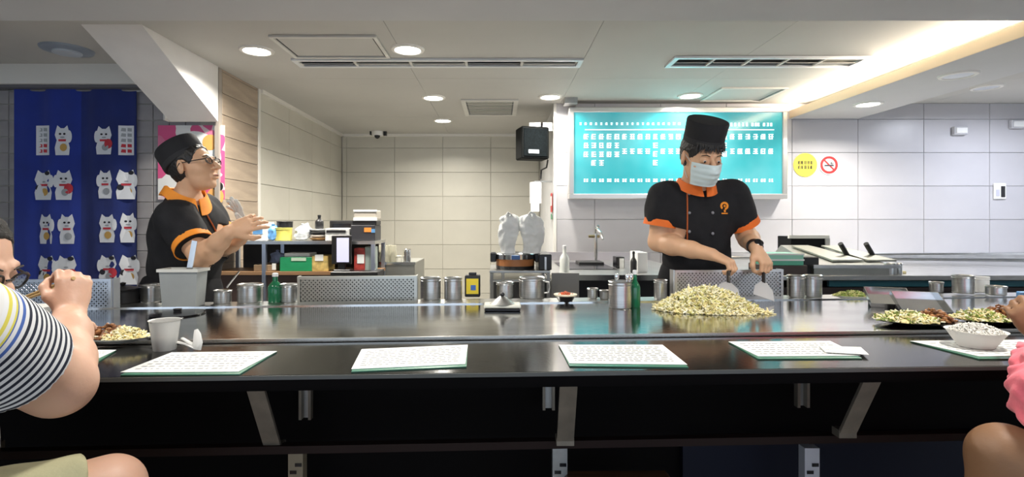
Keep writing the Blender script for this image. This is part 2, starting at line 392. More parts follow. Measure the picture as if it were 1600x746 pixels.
# ---- signs on the right wall ----
def disc(mb, r, y, th, n=36, c=(0, 0)): mb.prism([(c[0]+r*math.cos(2*math.pi*k/n), c[1]+r*math.sin(2*math.pi*k/n)) for k in range(n)], (0, y, 0), (1, 0, 0), (0, 0, 1), th)
yw = 4.780
p = P(1258, 258, yw); t = thing('round_sign', 'yellow round sticker with dark characters on the tiled wall', 'sticker', (p.x, yw, p.z))
m = MB(); disc(m, .108, 0, .003); m.obj('disc', mat('sign yellow', (.85, .72, .06), .5), t, False)
m = MB()
for r_, n_ in ((.022, 5), (-.022, 5)):
    for i in range(n_): glyph(m, (i-2)*.028, r_, .022, .03, -.0035, i+int(r_*1000))
m.obj('lettering', mat('sign dark ink', (.06, .06, .05), .6), t, False)['kind'] = 'stuff'
p = P(1295, 258, yw); t = thing('no_smoking_sign', 'red and white round no-smoking sticker on the tiled wall', 'sticker', (p.x, yw, p.z))
m = MB(); disc(m, .088, 0, .003); m.obj('disc', WHITE, t, False)
m = MB(); n = 36
for k in range(n):
    a, b_ = 2*math.pi*k/n, 2*math.pi*(k+1)/n
    m.prism([(.058*math.cos(a), .058*math.sin(a)), (.08*math.cos(a), .08*math.sin(a)), (.08*math.cos(b_), .08*math.sin(b_)), (.058*math.cos(b_), .058*math.sin(b_))], (0, -.0035, 0), (1, 0, 0), (0, 0, 1), .002)
m.box((0, -.004, 0), (.125, .002, .014), Matrix.Rotation(math.radians(45), 3, 'Y')); m.obj('prohibition_ring', mat('sign red', (.62, .03, .03), .5), t, False)
m = MB().box((0, -.0055, -.005), (.085, .001, .012)); m.box((.02, -.0055, .015), (.008, .001, .022)).box((.032, -.0055, .012), (.006, .001, .018)); m.obj('cigarette', mat('sign black', (.03, .03, .04), .6), t, False)
for (u, v, lab) in ((1497, 205, 'small white wall fitting below the ceiling, the left of two'), (1586, 195, 'small white wall fitting below the ceiling, at the right edge')):
    p = P(u, v, yw); t = thing('wall_light', lab, 'fitting', (p.x, yw+.002, p.z))
    MB().box((0, -.02, 0), (.125, .04, .075), ch=.006).obj('housing', mat('fitting grey', (.5, .5, .52), .5), t)
    MB().box((0, -.043, 0), (.10, .01, .05), ch=.004).obj('cover', WHITE, t)
p = P(1561, 299, yw); t = thing('wall_switch', 'white and black control panel on the tiled wall at far right', 'switch', (p.x, yw+.002, p.z))
MB().box((0, -.008, 0), (.11, .016, .145), ch=.005).obj('plate', WHITE, t)
MB().box((.022, -.018, -.005), (.035, .008, .10), ch=.002).obj('screen', BLACKG, t)
MB().box((-.025, -.018, -.015), (.03, .006, .06), ch=.002).obj('button', mat('switch grey', (.5, .5, .6), .5), t)

# ---- black wall box, with its cable, on the return wall ----
p = P(832, 224, 4.9); t = thing('wall_speaker', 'black box-shaped speaker hanging under the ceiling left of the menu board', 'speaker', (p.x, 4.95, p.z))
R = Matrix.Rotation(.25, 3, 'Z')
MB().box((0, 0, 0), (.27, .2, .30), R, ch=.012).obj('cabinet', mat('speaker case', (.004, .005, .005), .7, spec=.15), t)
MB().box(R @ Vector((0, -.102, 0)), (.23, .01, .26), R, ch=.004).obj('grille', mat('speaker grille', (.004, .006, .007), .9, 0, .5, 80, spec=.1), t)
MB().box(R @ Vector((-.02, -.11, -.085)), (.10, .006, .035), R).obj('badge', mat('badge grey', (.45, .5, .55), .4), t, False)
MB().bb(-.03, .1, -.02, .02, .15, .20).bb(.08, .19, -.02, .02, .12, .2).obj('bracket', STEELD, t, False)
m = MB(); m.tube([P(856, 250, 4.9), P(854, 262, 4.95), P(846, 266, 5.0), P(845, 280, 5.0)], .008)
tag(m.obj('cable', BLACK), 'black cable dropping from the hanging speaker', 'cable')

# ---- poster ----
M_POST = mat('poster print', (.8, .8, .8), .4)
nt = M_POST.node_tree; b = nt.nodes['Principled BSDF']; tc = nt.nodes.new('ShaderNodeTexCoord'); vo = nt.nodes.new('ShaderNodeTexVoronoi'); vo.inputs['Scale'].default_value = 11
rp = nt.nodes.new('ShaderNodeValToRGB'); cr = rp.color_ramp; cr.interpolation = 'CONSTANT'
cr.elements[0].color = (.70, .10, .26, 1); cr.elements[1].position = .42; cr.elements[1].color = (.80, .80, .78, 1); e = cr.elements.new(.60); e.color = (.72, .20, .34, 1); e = cr.elements.new(.8); e.color = (.75, .6, .62, 1)
sp = nt.nodes.new('ShaderNodeSeparateColor'); nt.links.new(tc.outputs['Object'], vo.inputs['Vector']); nt.links.new(vo.outputs['Color'], sp.inputs[0]); nt.links.new(sp.outputs[0], rp.inputs[0]); nt.links.new(rp.outputs[0], b.inputs['Base Color'])
yp = 3.685; a = P(247, 312, yp); b_ = P(351, 196, yp)
t = thing('poster', 'pink and white food poster on the wall behind the bespectacled cook', 'poster', ((a.x+b_.x)/2, yp, (a.z+b_.z)/2)); pw, ph = (b_.x-a.x)/2, (b_.z-a.z)/2
MB().bb(-pw, pw, -.002, .003, -ph, ph).obj('sheet', M_POST, t, False)
m = MB(); disc(m, .19, -.0025, .001, c=(.02, .03)); m.obj('printed_plate', mat('poster plate', (.78, .80, .78), .5), t, False)
m = MB(); disc(m, .055, -.0038, .001, c=(.135, .14)); disc(m, .06, -.0038, .001, c=(.17, -.24)); m.obj('printed_fruit', mat('poster orange', (.85, .42, .12), .5), t, False)
m = MB(); disc(m, .035, -.0045, .001, c=(.19, -.17)); m.obj('printed_berry', BLACK, t, False)

# ---- curtain ----
def cy(x): return 3.655+.007*math.sin(x*19)+.0035*math.sin(x*41+1)
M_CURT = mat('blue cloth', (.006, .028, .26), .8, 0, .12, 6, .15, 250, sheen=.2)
zc = CH-.155
M_CW = mat('print white', (.74, .76, .80), .8); M_CR = mat('print red', (.55, .04, .06), .8); M_CK = mat('print black', (.02, .02, .03), .8); M_CY = mat('print gold', (.6, .36, .1), .8); M_CG = mat('print grey', (.35, .37, .40), .8)
t = thing('door_curtain', 'royal blue two-panel doorway curtain printed with white beckoning cats', 'curtain', (-2.95, 3.655, .35))
cx0, cx1 = -3.375, -2.53
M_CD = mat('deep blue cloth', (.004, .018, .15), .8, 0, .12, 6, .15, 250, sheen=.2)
split = -2.912
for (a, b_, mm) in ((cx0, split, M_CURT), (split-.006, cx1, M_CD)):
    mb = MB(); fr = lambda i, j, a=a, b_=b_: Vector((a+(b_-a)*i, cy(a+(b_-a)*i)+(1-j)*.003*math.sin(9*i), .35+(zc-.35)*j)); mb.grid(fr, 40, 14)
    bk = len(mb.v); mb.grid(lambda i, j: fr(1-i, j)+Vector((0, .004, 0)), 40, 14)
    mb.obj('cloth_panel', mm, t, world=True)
MB().tube([(-3.42, 3.665, zc-.005), (-2.48, 3.665, zc-.005)], .009).obj('rod', STEELD, t, world=True)
def patch(mb, poly, x, z, s, off):
    """polygon laid on the cloth"""
    n = len(poly); v = [Vector((x+px*s, cy(x+px*s)-off, z+pz*s)) for px, pz in poly]; c = sum(v, Vector())/n
    v.append(Vector((c.x, cy(c.x)-off, c.z))); mb.add(v, [[i, (i+1) % n, n] for i in range(n)])
def circ(cx, cz, rx, rz, n=14): return [(cx+rx*math.cos(2*math.pi*k/n), cz+rz*math.sin(2*math.pi*k/n)) for k in range(n)]
def cat(u, v, sc, kind):
    p = P(u, v, 3.64); x, z = p.x, p.z; s = .104*sc; W_, R_, K_, G_, S_ = MB(), MB(), MB(), MB(), MB(); fl = -1 if kind % 2 else 1
    sx = .58+.08*(kind % 3)
    body = [(-.55*sx*1.4, -1), (.55*sx*1.4, -1), (.66*sx*1.3, -.5), (.5*sx*1.3, 0), (.66*sx*1.3, .35), (.6*sx*1.2, .7), (.48*sx*1.2, 1.0), (.2*sx, .80), (-.2*sx, .80), (-.48*sx*1.2, 1.0), (-.6*sx*1.2, .7), (-.66*sx*1.3, .35), (-.5*sx*1.3, 0), (-.66*sx*1.3, -.5)]
    patch(W_, body, x, z, s, .003)
    patch(W_, circ(fl*.66*sx*1.2, .25, .17, .42), x, z, s, .0035)
    if kind % 3 != 2:
        patch(K_, circ(-.25*sx, .42, .09, .07), x, z, s, .005); patch(K_, circ(.25*sx, .42, .09, .07), x, z, s, .005)
    else: patch(K_, circ(.4*sx, .78, .2, .14), x, z, s, .005); patch(K_, circ(-.5*sx, -.2, .2, .2), x, z, s, .005)
    patch(R_, [(-.45*sx, .06), (.45*sx, .06), (.42*sx, -.08), (-.42*sx, -.08)], x, z, s, .005)
    if kind % 4 == 1: patch(R_, circ(.5*sx, -.25, .3, .35), x, z, s, .0055)
    patch(G_, circ(.08*fl, -.48, .28*sx+.08, .26), x, z, s, .0055) if kind % 2 == 0 else patch(S_, circ(-.1*fl, -.5, .25, .24), x, z, s, .0055)
    patch(S_, circ(0, .2, .16, .05), x, z, s, .0045)
    first = W_.obj('printed_cat', M_CW, t, False, world=True)
    for mb, mm, nm in ((R_, M_CR, 'red_bib'), (K_, M_CK, 'black_marks'), (G_, M_CY, 'gold_coin'), (S_, M_CG, 'grey_shading')):
        if mb.v:
            o = mb.obj(nm, mm, t, False, world=True); o.parent = first; o['kind'] = 'stuff'
def plaque(u, v, seed):
    p = P(u, v, 3.64); W_, K_, R_ = MB(), MB(), MB()
    patch(W_, [(-.5, -1), (0, -1), (.5, -1), (.5, 1), (0, 1), (-.5, 1)], p.x, p.z, .103, .003)
    first = W_.obj('printed_plaque', M_CW, t, False, world=True)
    r = random.Random(seed)
    for k in range(5):
        zz = .72-k*.36
        for q in range(2): patch(K_ if k < 3 else R_, [(-.35+q*.4, zz-.1), (-.05+q*.4, zz-.12), (-.05+q*.4, zz+.1), (-.3+q*.35, zz+.12)], p.x, p.z, .103, .005)
    for mb, mm, nm in ((K_, M_CG, 'lettering'), (R_, M_CR, 'red_lettering')):
        o = mb.obj(nm, mm, t, False, world=True); o.parent = first; o['kind'] = 'stuff'
plaque(64, 219, 1); plaque(195, 219, 2)
for i, (u, v, sc) in enumerate(((96, 219, 1), (161, 219, .95), (65, 289, 1), (98, 289, 1), (163, 288, .95), (195, 288, 1), (69, 358, 1), (103, 358, 1), (166, 357, .95), (197, 356, 1), (70, 423, 1), (102, 423, 1), (167, 421, .95), (199, 422, 1))):
    cat(u, v, sc, [0, 1, 2, 1, 3, 2, 0, 3, 4, 6, 2, 5, 5, 2][i])
# ============ COUNTER ============
ZC, ZG, ZL = .906, .915, .905        # dining ledge, griddle plate, rear ledge
def dF(x): return 1.19+.045*x
def dG(x): return 1.525+.06*x
def dB(x): return 2.11+.08*x
XL, XR = -3.3, 3.4
def slab(name, f0, f1, z0, z1, m, parent, x0=XL, x1=XR):
    v = [(x0, f0(x0), z0), (x1, f0(x1), z0), (x1, f1(x1), z0), (x0, f1(x0), z0)]; v += [(a, b, z1) for a, b, _ in v]
    return MB().add(v, [[0,3,2,1],[4,5,6,7],[0,1,5,4],[1,2,6,5],[2,3,7,6],[3,0,4,7]]).obj(name, m, parent, False, world=True)
M_CTOP = mat('black counter laminate', (.012, .012, .011), .13, 0, .3, 14, .012, 120, spec=.38)
M_CDARK = mat('dark counter panel', (.0022, .0014, .0014), .8, spec=.12)
M_NAVY = mat('navy panel', (.003, .005, .016), .6, spec=.25)
M_BAR = mat('brown rail', (.018, .009, .007), .7, spec=.2)
M_GRID = mat('griddle steel', (.46, .46, .455), .11, 1, .22, 3.5, .03, 40, (1, 3, 1))
ct = thing('dining_counter', 'long black counter top in front of the steel griddle', 'counter', (0, 1.35, 0))
slab('counter_top', dF, lambda x: dG(x)-.022, ZC-.011, ZC, M_CTOP, ct)
slab('under_layer', lambda x: dF(x)+.004, lambda x: dG(x)-.002, ZC-.03, ZC-.012, M_CDARK, ct)
slab('edge_sheen', lambda x: dF(x)-.003, dF, ZC-.010, ZC-.001, mat('edge sheen', (.10, .10, .09), .35), ct)  # paler strip paints the light reflected along the counter's front edge
slab('apron_panel', lambda x: dG(x)+.10, lambda x: dG(x)+.12, .0, ZC-.03, M_CDARK, ct)
slab('apron_panel', lambda x: dG(x)+.07, lambda x: dG(x)+.098, .0, .57, M_NAVY, ct, .57, XR)
slab('rail', lambda x: 1.36+.045*x, lambda x: 1.385+.045*x, .655, .675, M_BAR, ct)
slab('underside_panel', lambda x: dF(x)+.03, lambda x: dG(x)+.1, ZC-.045, ZC-.031, M_CDARK, ct)
M_BRK = mat('bracket steel', (.22, .19, .15), .5, .5, .15, 20)
for (ua, va, ub, vb, lab) in ((398, 602, 427, 700, 0), (889, 590, 883, 690, 0), (1366, 586, 1323, 678, 0), (-60, 604, -20, 700, 0)):
    a = P(ua, va, 1.27); b_ = P(ub, vb, 1.35)
    MB().bar(a, b_, .043, .008).obj('brace', M_BRK, ct, False, world=True)
    MB().box(b_+Vector((0, .01, -.0)), (.045, .03, .02)).obj('brace_foot', M_BRK, ct, False, world=True)
for u, vb in ((478, 655), (857, 640), (1253, 636)):
    a = P(u, 575, 1.57); b_ = P(u, vb, 1.57)
    for s in (-1, 1): MB().bar(a+Vector((s*.014, 0, 0)), b_+Vector((s*.014, 0, 0)), .008, .02).obj('upright', M_BRK, ct, False, world=True)
    MB().bar(a+Vector((0, .012, 0)), b_+Vector((0, .012, 0)), .03, .004).obj('upright_web', STEELD, ct, False, world=True)
for u, mm in ((465, mat('leg tan', (.25, .2, .13), .5)), (874, STEELD), (1264, mat('galvanised', (.55, .56, .60), .5, .4))):
    a = P(u, 686, 1.44); a.z -= .02
    MB().bar(a, (a.x, a.y, 0), .04, .03).obj('leg', mm, ct, False, world=True)
    for z in (a.z-.045, a.z-.065): MB().box((a.x+(.008 if z > a.z-.05 else -.006), a.y-.0155, z), (.018, .003, .009)).obj('slot_hole', BLACKG, ct, False, world=True)
gr = thing('griddle', 'wide brushed steel teppanyaki griddle plate behind the black counter', 'griddle', (0, 1.8, .7))
slab('plate', dG, dB, ZG-.02, ZG, M_GRID, gr)
slab('front_lip', lambda x: dG(x)-.005, dG, ZG-.010, ZG+.001, mat('lip steel', (.75, .74, .70), .25, .9), gr)
slab('rear_trim', dB, lambda x: dB(x)+.012, ZG-.02, ZG+.004, STEELB, gr)
slab('rear_ledge', lambda x: dB(x)+.012, lambda x: dB(x)+.21, ZL-.02, ZL, mat('ledge steel', (.5, .5, .48), .3, 1, .1, 6), gr)
slab('body', lambda x: dG(x)+.125, lambda x: dB(x)+.20, .08, ZL-.021, STEELD, gr)

# stool under the counter
t = thing('stool', 'brown wooden stool seat tucked under the middle of the counter', 'stool', (.32, 1.305, 0))
MB().box((0, 0, .545), (.29, .30, .03), ch=.008).obj('seat', mat('stool wood', (.10, .045, .02), .5, 0, .35, 8, 0, 60, (1, 12, 1)), t)
for sx in (-1, 1):
    for sy in (-1, 1): MB().bar((sx*.11, sy*.11, .53), (sx*.14, sy*.14, 0), .03, .03).obj('leg', M_CDARK, t, False)

# ============ MENUS on the counter ============
def quad_sheet(name, q, z, th, m, parent):
    v = [on(u, v_, z) for u, v_ in q]; v = [(a.x, a.y, z-th) for a in v]+[(a.x, a.y, z) for a in v]
    return MB().add(v, [[0,3,2,1],[4,5,6,7],[0,1,5,4],[1,2,6,5],[2,3,7,6],[3,0,4,7]]).obj(name, m, parent, False, world=True)
M_GRN = mat('green edge tint', (.06, .20, .13), .3)
def menu(q, lab, lines=7, green=True, words=True):
    c = on(sum(a for a, _ in q)/4, sum(b for _, b in q)/4, ZC)
    t = thing('paper_menu', lab, 'menu', (c.x, c.y, ZC))
    if green: quad_sheet('green_edge', [(q[0][0], q[0][1]+4), (q[1][0]+2, q[1][1]+4), q[2], q[3]], ZC+.003, .0025, M_GRN, t)  # green card stands in for a clear plate's edge and green shadow
    quad_sheet('sheet', q, ZC+.0045, .001, PAPER, t)
    if not words: return t
    v = [on(u, w_, ZC+.0045) for u, w_ in q]; mb = MB(); r = random.Random(int(q[0][0]))
    pt = lambda s, k: (v[0]*(1-s)+v[1]*s)*(1-k)+(v[3]*(1-s)+v[2]*s)*k+Vector((0, 0, .0004))
    for i in range(lines):
        k = .12+.8*i/lines; s = .06
        while s < .93:
            L = r.uniform(.012, .06); e = min(.94, s+L)
            mb.add([pt(s, k), pt(e, k), pt(e, k+.045), pt(s, k+.045)], [[0, 1, 2, 3]]); s = e+r.uniform(.008, .03)
    o = mb.obj('lettering', INK, t, False, world=True); o['kind'] = 'stuff'
    return t
menu([(188, 582), (372, 581), (433, 549), (268, 551)], 'white menu sheet beside the plastic cup, leftmost of the printed menus')
menu([(549, 577), (727, 569), (731, 539), (565, 546)], 'white printed menu on the counter in front of the wide perforated guard', 9)
menu([(890, 568), (1074, 570), (1035, 539), (873, 539)], 'white printed menu on the counter straight below the black sauce bowl', 9)
menu([(1185, 557), (1345, 556), (1297, 533), (1138, 534)], 'white menu sheet nearly under the noodle pile, its right corner folded', 6)
menu([(1290, 553), (1358, 557), (1345, 545), (1280, 543)], 'small white paper slip sticking out right of the folded-corner menu', 3, False)
bpy.data.objects['paper_menu.004'].location.z += .004
menu([(1530, 557), (1700, 556), (1620, 531), (1422, 533)], 'white menu sheet under the bowl of rice at right', 6)
menu([(20, 575), (150, 562), (182, 547), (60, 547)], 'white sheet beside the seated man elbow at the left end of the counter', 5)

# ============ CONTAINERS ============
def at(u, v, z): return on(u, v, z)
def px(u, v, z): return (EYE-z)/(v-VV)       # metres per pixel at that spot
M_REDF = mat('red food', (.55, .10, .03), .5, 0, .4, 40)
def pot(u, vb, wp, hp, z, lab, name='steel_pot', m=STEEL, group=None, lid=False, handle=False, tap=1.0, d=None, fill=None):
    c = P(u, vb, d) if d else at(u, vb, z); k = c.y/F; r = wp*k/2; h = hp*k; c.z = z
    t = thing(name, lab, 'pot' if 'pot' in name else 'container', (c.x*(1+r/c.y), c.y+r, z), group=group)
    MB().lathe([(r*tap-.003, 0), (r*tap, .004), (r, h-.004), (r+.003, h), (r+.001, h+.002), (r-.003, h-.001), (r*tap-.003, .006), (0, .006)], n=28).obj('body', m, t)
    MB().lathe([(r+.0005, h*.86), (r+.003, h*.88), (r+.0005, h*.9)], n=28).obj('rim', m, t)
    if fill: MB().lathe([(r-.003, h*.8), (r*.5, h*.86), (0, h*.87)], n=20).obj('contents', fill, t)
    if lid:
        MB().lathe([(r+.004, h), (r+.004, h+.004), (r*.5, h+.012), (0, h+.014)], n=28).obj('lid', m, t)
        MB().lathe([(.004, h+.012), (.010, h+.02), (.012, h+.026), (0, h+.03)], n=14).obj('knob', BLACK, t)
    if handle:
        MB().tube([(r, 0, h*.8), (r+.02, 0, h*.78), (r+.024, 0, h*.5), (r+.018, 0, h*.25), (r, 0, h*.22)], .004).obj('handle', m, t)
    return t
GRB = mat('green glass', (.008, .13, .055), .12, 0, .1, coat=.3)
def bottle(u, vb, wp, hp, z, lab, m=GRB, cap=None, d=None, label_m=None):
    c = P(u, vb, d) if d else at(u, vb, z); k = c.y/F; r = wp*k/2; h = hp*k
    t = thing('bottle', lab, 'bottle', (c.x*(1+r/c.y), c.y+r, z))
    MB().lathe([(r*.9, 0), (r, .006), (r, h*.52), (r*.85, h*.6), (r*.38, h*.72), (r*.34, h*.9), (0, h*.9)], n=20).obj('body', m, t)
    MB().lathe([(r*.42, h*.88), (r*.42, h*.98), (r*.3, h), (0, h)], n=16).obj('cap', cap or mat('white cap', (.7, .7, .7), .4), t)
    if label_m: MB().lathe([(r+.001, h*.15), (r+.001, h*.42)], n=20).obj('label', label_m, t)
    return t
pot(238, 474, 32, 27, ZL, 'small steel pot with rim between the curtain and the grey bin', lid=False)
pot(348, 476, 26, 20, ZL, 'smallest steel pot, just right of the tall grey bin', fill=WHITE)
pot(391, 475, 38, 28, ZL, 'steel pot left of the green bottle, in front of the shelf post', fill=mat('cream sauce', (.6, .55, .42), .5))
pot(452, 474, 26, 28, ZL, 'steel pot touching the left end of the wide perforated guard', handle=False)
pot(673, 470, 32, 34, ZL, 'steel canister just right of the wide perforated guard', 'steel_canister', lid=False)
pot(708, 470, 28, 34, ZL, 'narrower steel canister left of the yellow-labelled tin', 'steel_canister')
pot(789, 467, 26, 24, ZL, 'steel pot under the left half of the steamer', fill=None)
pot(831, 468, 40, 32, ZL, 'wide steel pot under the right half of the steamer', handle=True)
pot(926, 468, 16, 16, ZL, 'tiny steel cup between the sauce bowl and the glass jar', 'steel_cup')
pot(944, 469, 14, 14, ZL, 'tiny dark steel cup close left of the cutlery holder', 'steel_cup', STEELD)
pot(1032, 469, 20, 30, ZL, 'tall steel canister at the elbow side of the masked cook', 'steel_canister')
pot(1243, 466, 24, 34, ZL, 'steel canister directly right of the perforated guard by the masked cook', 'steel_canister')
pot(1270, 466, 26, 34, ZL, 'second steel canister right of the masked cook guard', 'steel_canister')
pot(1505, 463, 28, 28, ZL, 'steel cup standing on the black tray at right', 'steel_cup')
pot(1533, 461, 20, 24, ZL, 'pale cup beside the steel cup on the black tray at right', 'cup', WHITE)
pot(1556, 466, 26, 14, ZL, 'low steel cup at the right end of the black tray', 'steel_cup')
pot(1463, 452, 18, 16, ZL, 'small steel cup behind the tilted steel pans', 'steel_cup', d=2.5)
bottle(430, 474, 22, 46, ZL, 'green glass bottle left of the wide perforated guard')
bottle(992, 481, 17, 58, ZG, 'green bottle behind the steel cutlery holder')
# ladle in small pot
c = at(352, 470, ZL); mb = MB().tube([c+Vector((-.02, .05, .05)), c+Vector((.03, .06, .12))], .004); tag(mb.obj('spoon', STEELB), 'steel spoon handle leaning out of the smallest pot', 'spoon')
# black pot + lid
t = pot(192, 477, 44, 22, ZL, 'low black pot at the lower end of the blue curtain', 'black_pot', BLACK, lid=True)
# grey bin
c = at(287, 481, ZL); k = c.y/F; c.x *= 1+.035/c.y; c.y += .035
t = thing('plastic_bin', 'tall grey plastic bin with a steel turner standing in it', 'bin', (c.x, c.y, ZL+.002)); w0, w1, h = 26*k, 30*k, 57*k
mb = MB(); v = []
for (a, z) in ((w0, 0), (w1, h), (w1-.004, h), (w0-.004, .006)): v += [(-a, -a*.5, z), (a, -a*.5, z), (a, a*.5, z), (-a, a*.5, z)]
f = [[3, 2, 1, 0], [12, 13, 14, 15]]
for i in range(3):
    for q in range(4): f.append([i*4+q, i*4+(q+1) % 4, (i+1)*4+(q+1) % 4, (i+1)*4+q])
mb.add(v, f).obj('tub', mat('grey bin plastic', (.30, .32, .32), .45, 0, .08), t, False)
mb = MB(); frame_rect(mb, -w1-.006, w1+.006, -w1*.5-.006, w1*.5+.006, h-.006, h+.006, .010); mb.obj('rim', mat('bin rim', (.62, .62, .58), .5), t, False)
MB().bar((.0, 0, .02), (.045, 0, h+.115), .022, .004).obj('turner', STEELB, t, False); bpy.data.objects['turner'].parent = None
o = bpy.data.objects['turner']; o.location = (c.x, c.y, ZL+.004); tag(o, 'flat steel turner standing upright in the grey bin', 'spatula')
# perforated guards
def guard(u0, u1, vt, vb, d, lab, tint=STEEL, dep=.05):
    a = P(u0, vb, d); b_ = P(u1, vt, d); W_ = b_.x-a.x; Hh = b_.z-ZL
    t = thing('splash_guard', lab, 'guard', ((a.x+b_.x)/2, d, ZL), math.atan(.08)); w_ = W_/2
    mb = MB(); fr = .011
    mb.bb(-w_, w_, -.002, .012, 0, fr*1.2).bb(-w_, w_, -.002, .012, Hh-fr, Hh).bb(-w_, -w_+fr, -.001, .011, fr, Hh-fr).bb(w_-fr, w_, -.001, .011, fr, Hh-fr); o = mb.obj('frame', tint, t, False)
    mb = MB(); p = .0165; L = Hh-fr*2; n = int((W_+L)/p)
    for s in (1, -1):
        for i in range(n):
            x0 = -w_+fr-L+i*p; xa, xb = x0, x0+L
            if s < 0: xa, xb = x0+L, x0
            za, zb = fr, Hh-fr
            # clip to frame
            lo, hi = -w_+fr, w_-fr
            pa, pb = Vector((xa, 0, za)), Vector((xb, 0, zb)); dx = pb.x-pa.x
            t0, t1 = 0, 1
            ta, tb = (lo-pa.x)/dx, (hi-pa.x)/dx
            if ta > tb: ta, tb = tb, ta
            t0, t1 = max(t0, ta), min(t1, tb)
            if t1-t0 < .02: continue
            A, B = pa.lerp(pb, t0), pa.lerp(pb, t1); mb.bar(A+Vector((0, .005, 0)), B+Vector((0, .005, 0)), .0062, .0016)
    o = mb.obj('mesh_sheet', tint, t, False); o['kind'] = 'stuff'
    MB().bb(-w_, w_, .045, .05, 0, Hh*.96).obj('back_plate', mat('guard back', (.035, .035, .033), .6, .3), t, False)
    for s in (-1, 1): MB().bb(s*w_-.0025-(.0 if s < 0 else 0), s*w_+.0025, .010, .05, 0, Hh).obj('side_plate', tint, t, False)
guard(-30, 168, 437, 480, 1.98, 'perforated steel splash guard behind the seated man hand, the left one', mat('guard steel blue', (.50, .54, .60), .3, .9))
guard(467, 650, 432, 476, 2.155, 'wide perforated steel splash guard between the two cooks', mat('guard steel warm', (.50, .50, .46), .32, .9))
guard(1052, 1228, 422, 466, 2.285, 'perforated steel splash guard in front of the masked cook', mat('guard steel pale', (.72, .72, .74), .3, .85))
# yellow tin
c = at(738, 465, ZL); t = thing('tin', 'black tin with a yellow and blue label beside the steel canisters', 'tin', (c.x, c.y+.03, ZL)); k = c.y/F
MB().box((0, 0, 17*k), (24*k, .05, 34*k), ch=.004).obj('can', BLACK, t)
MB().box((0, -.026, 17*k), (19*k, .002, 24*k)).obj('label', mat('yellow label', (.80, .62, .03), .4), t, False)
MB().box((.004, -.028, 15*k), (8*k, .001, 8*k)).obj('label_picture', mat('label blue', (.05, .15, .5), .4), t, False)
MB().box((0, 0, 36*k), (12*k, .02, 4*k), ch=.002).obj('lid', BLACK, t)
# flat tray/lid on griddle
c = at(785, 486, ZG); k = c.y/F; t = thing('flat_tray', 'low white tray on a thin black base on the middle of the griddle', 'tray', (c.x, c.y+.03, ZG+.001))
MB().box((0, 0, .004), (56*k, .09, .008), ch=.002).obj('base', BLACKG, t)
MB().box((0, 0, .015), (58*k, .085, .012), ch=.004).obj('lid', mat('cream tray', (.66, .66, .58), .4), t)
MB().lathe([(20*k, .021), (5*k, .048), (0, .050)], n=24).obj('cone_cover', STEELD, t); MB().ball((0, 0, .055), .009).obj('knob', BLACK, t)
# black bowl
c = at(885, 478, ZL); k = c.y/F; t = thing('sauce_bowl', 'small black bowl of red food at the back edge of the griddle', 'bowl', (c.x, c.y+.03, ZG-.009))
MB().lathe([(.022, 0), (.024, .006), (17*k, .038), (18*k, .04), (16*k, .037), (.015, .012), (0, .012)], n=28).obj('bowl', BLACKG, t)
MB().lathe([(17.5*k, .036), (18.4*k, .038), (18.4*k, .042), (17*k, .042)], n=28).obj('rim', mat('bowl rim', (.7, .62, .45), .4), t)
mb = MB()
for i in range(60):
    a, r_ = random.uniform(0, 6.3), random.uniform(0, 13*k); mb.ball((r_*math.cos(a), r_*math.sin(a), .038+.012*(1-r_/(13*k))), random.uniform(.003, .006), 6)
mb.obj('red_food', M_REDF, t)['kind'] = 'stuff'
# cutlery holder with spoons
t = pot(969, 484, 36, 42, ZG, 'steel cutlery holder with spoons on the griddle in front of the green bottle', 'cutlery_holder', STEEL)
for i, (dx, tl) in enumerate(((.02, .3), (.03, .5), (-.01, -.2), (.035, .25))):
    loc = t.location; mb = MB().tube([(dx*.4, 0, .012), (dx+tl*.02, .005*i, .105)], .003); mb.ball((dx+tl*.02+.003, .005*i, .118), (.010, .004, .014), 10)
    o = mb.obj('spoon', STEELB); o.location = loc; tag(o, ('left-leaning', 'rightmost and farthest leaning', 'short inner', 'upright right-hand')[i]+' steel spoon in the cutlery holder', 'spoon', 'spoons in the cutlery holder')
# black lid on griddle
c = at(272, 493, ZG); t = thing('black_plate', 'thin black round lid lying on the griddle by the grey bin', 'lid', (c.x, c.y+.02, ZG))
MB().lathe([(.085, 0), (.088, .005), (.03, .010), (0, .010)], n=32).obj('disc', BLACKG, t); MB().lathe([(.012, .009), (.014, .02), (0, .022)], n=16).obj('knob', BLACK, t)
# black tray at right
c = at(1512, 472, ZL); t = thing('serving_tray', 'flat black tray under the steel cups at right', 'tray', (c.x, c.y+.06, ZL-.0005)); MB().box((0, 0, .004), (.27, .12, .008), ch=.002).obj('tray', BLACKG, t)
for n_ in ('steel_cup.002', 'cup', 'steel_cup.003'):
    if n_ in bpy.data.objects: bpy.data.objects[n_].location.z = ZL+.008
# tilted pans
def pan(u, v, w_, l_, rz, lab, d):
    p = P(u, v, d); t = thing('steel_pan', lab, 'pan', p, rz); R = Matrix.Rotation(math.radians(28), 3, 'X'); R2 = R
    MB().box((0, 0, 0), (w_, l_, .003), R).obj('bottom', STEELB, t, False)
    for (cx_, cy_, sx, sy) in ((0, -l_/2, w_, .003), (0, l_/2, w_, .003), (-w_/2, 0, .003, l_), (w_/2, 0, .003, l_)):
        MB().box(R @ Vector((cx_, cy_, .009)), (sx, sy, .018), R).obj('side', STEELB, t, False)
    MB().box((0, l_*.30, -.012), (w_*.8, .02, .030)).obj('prop', BLACK, t, False)
pan(1388, 468, .14, .11, -.35, 'tilted shiny steel pan right of the greens, the left one', 2.05)
pan(1437, 477, .15, .12, -.3, 'tilted shiny steel pan in front of the black tray, the right one', 1.93)

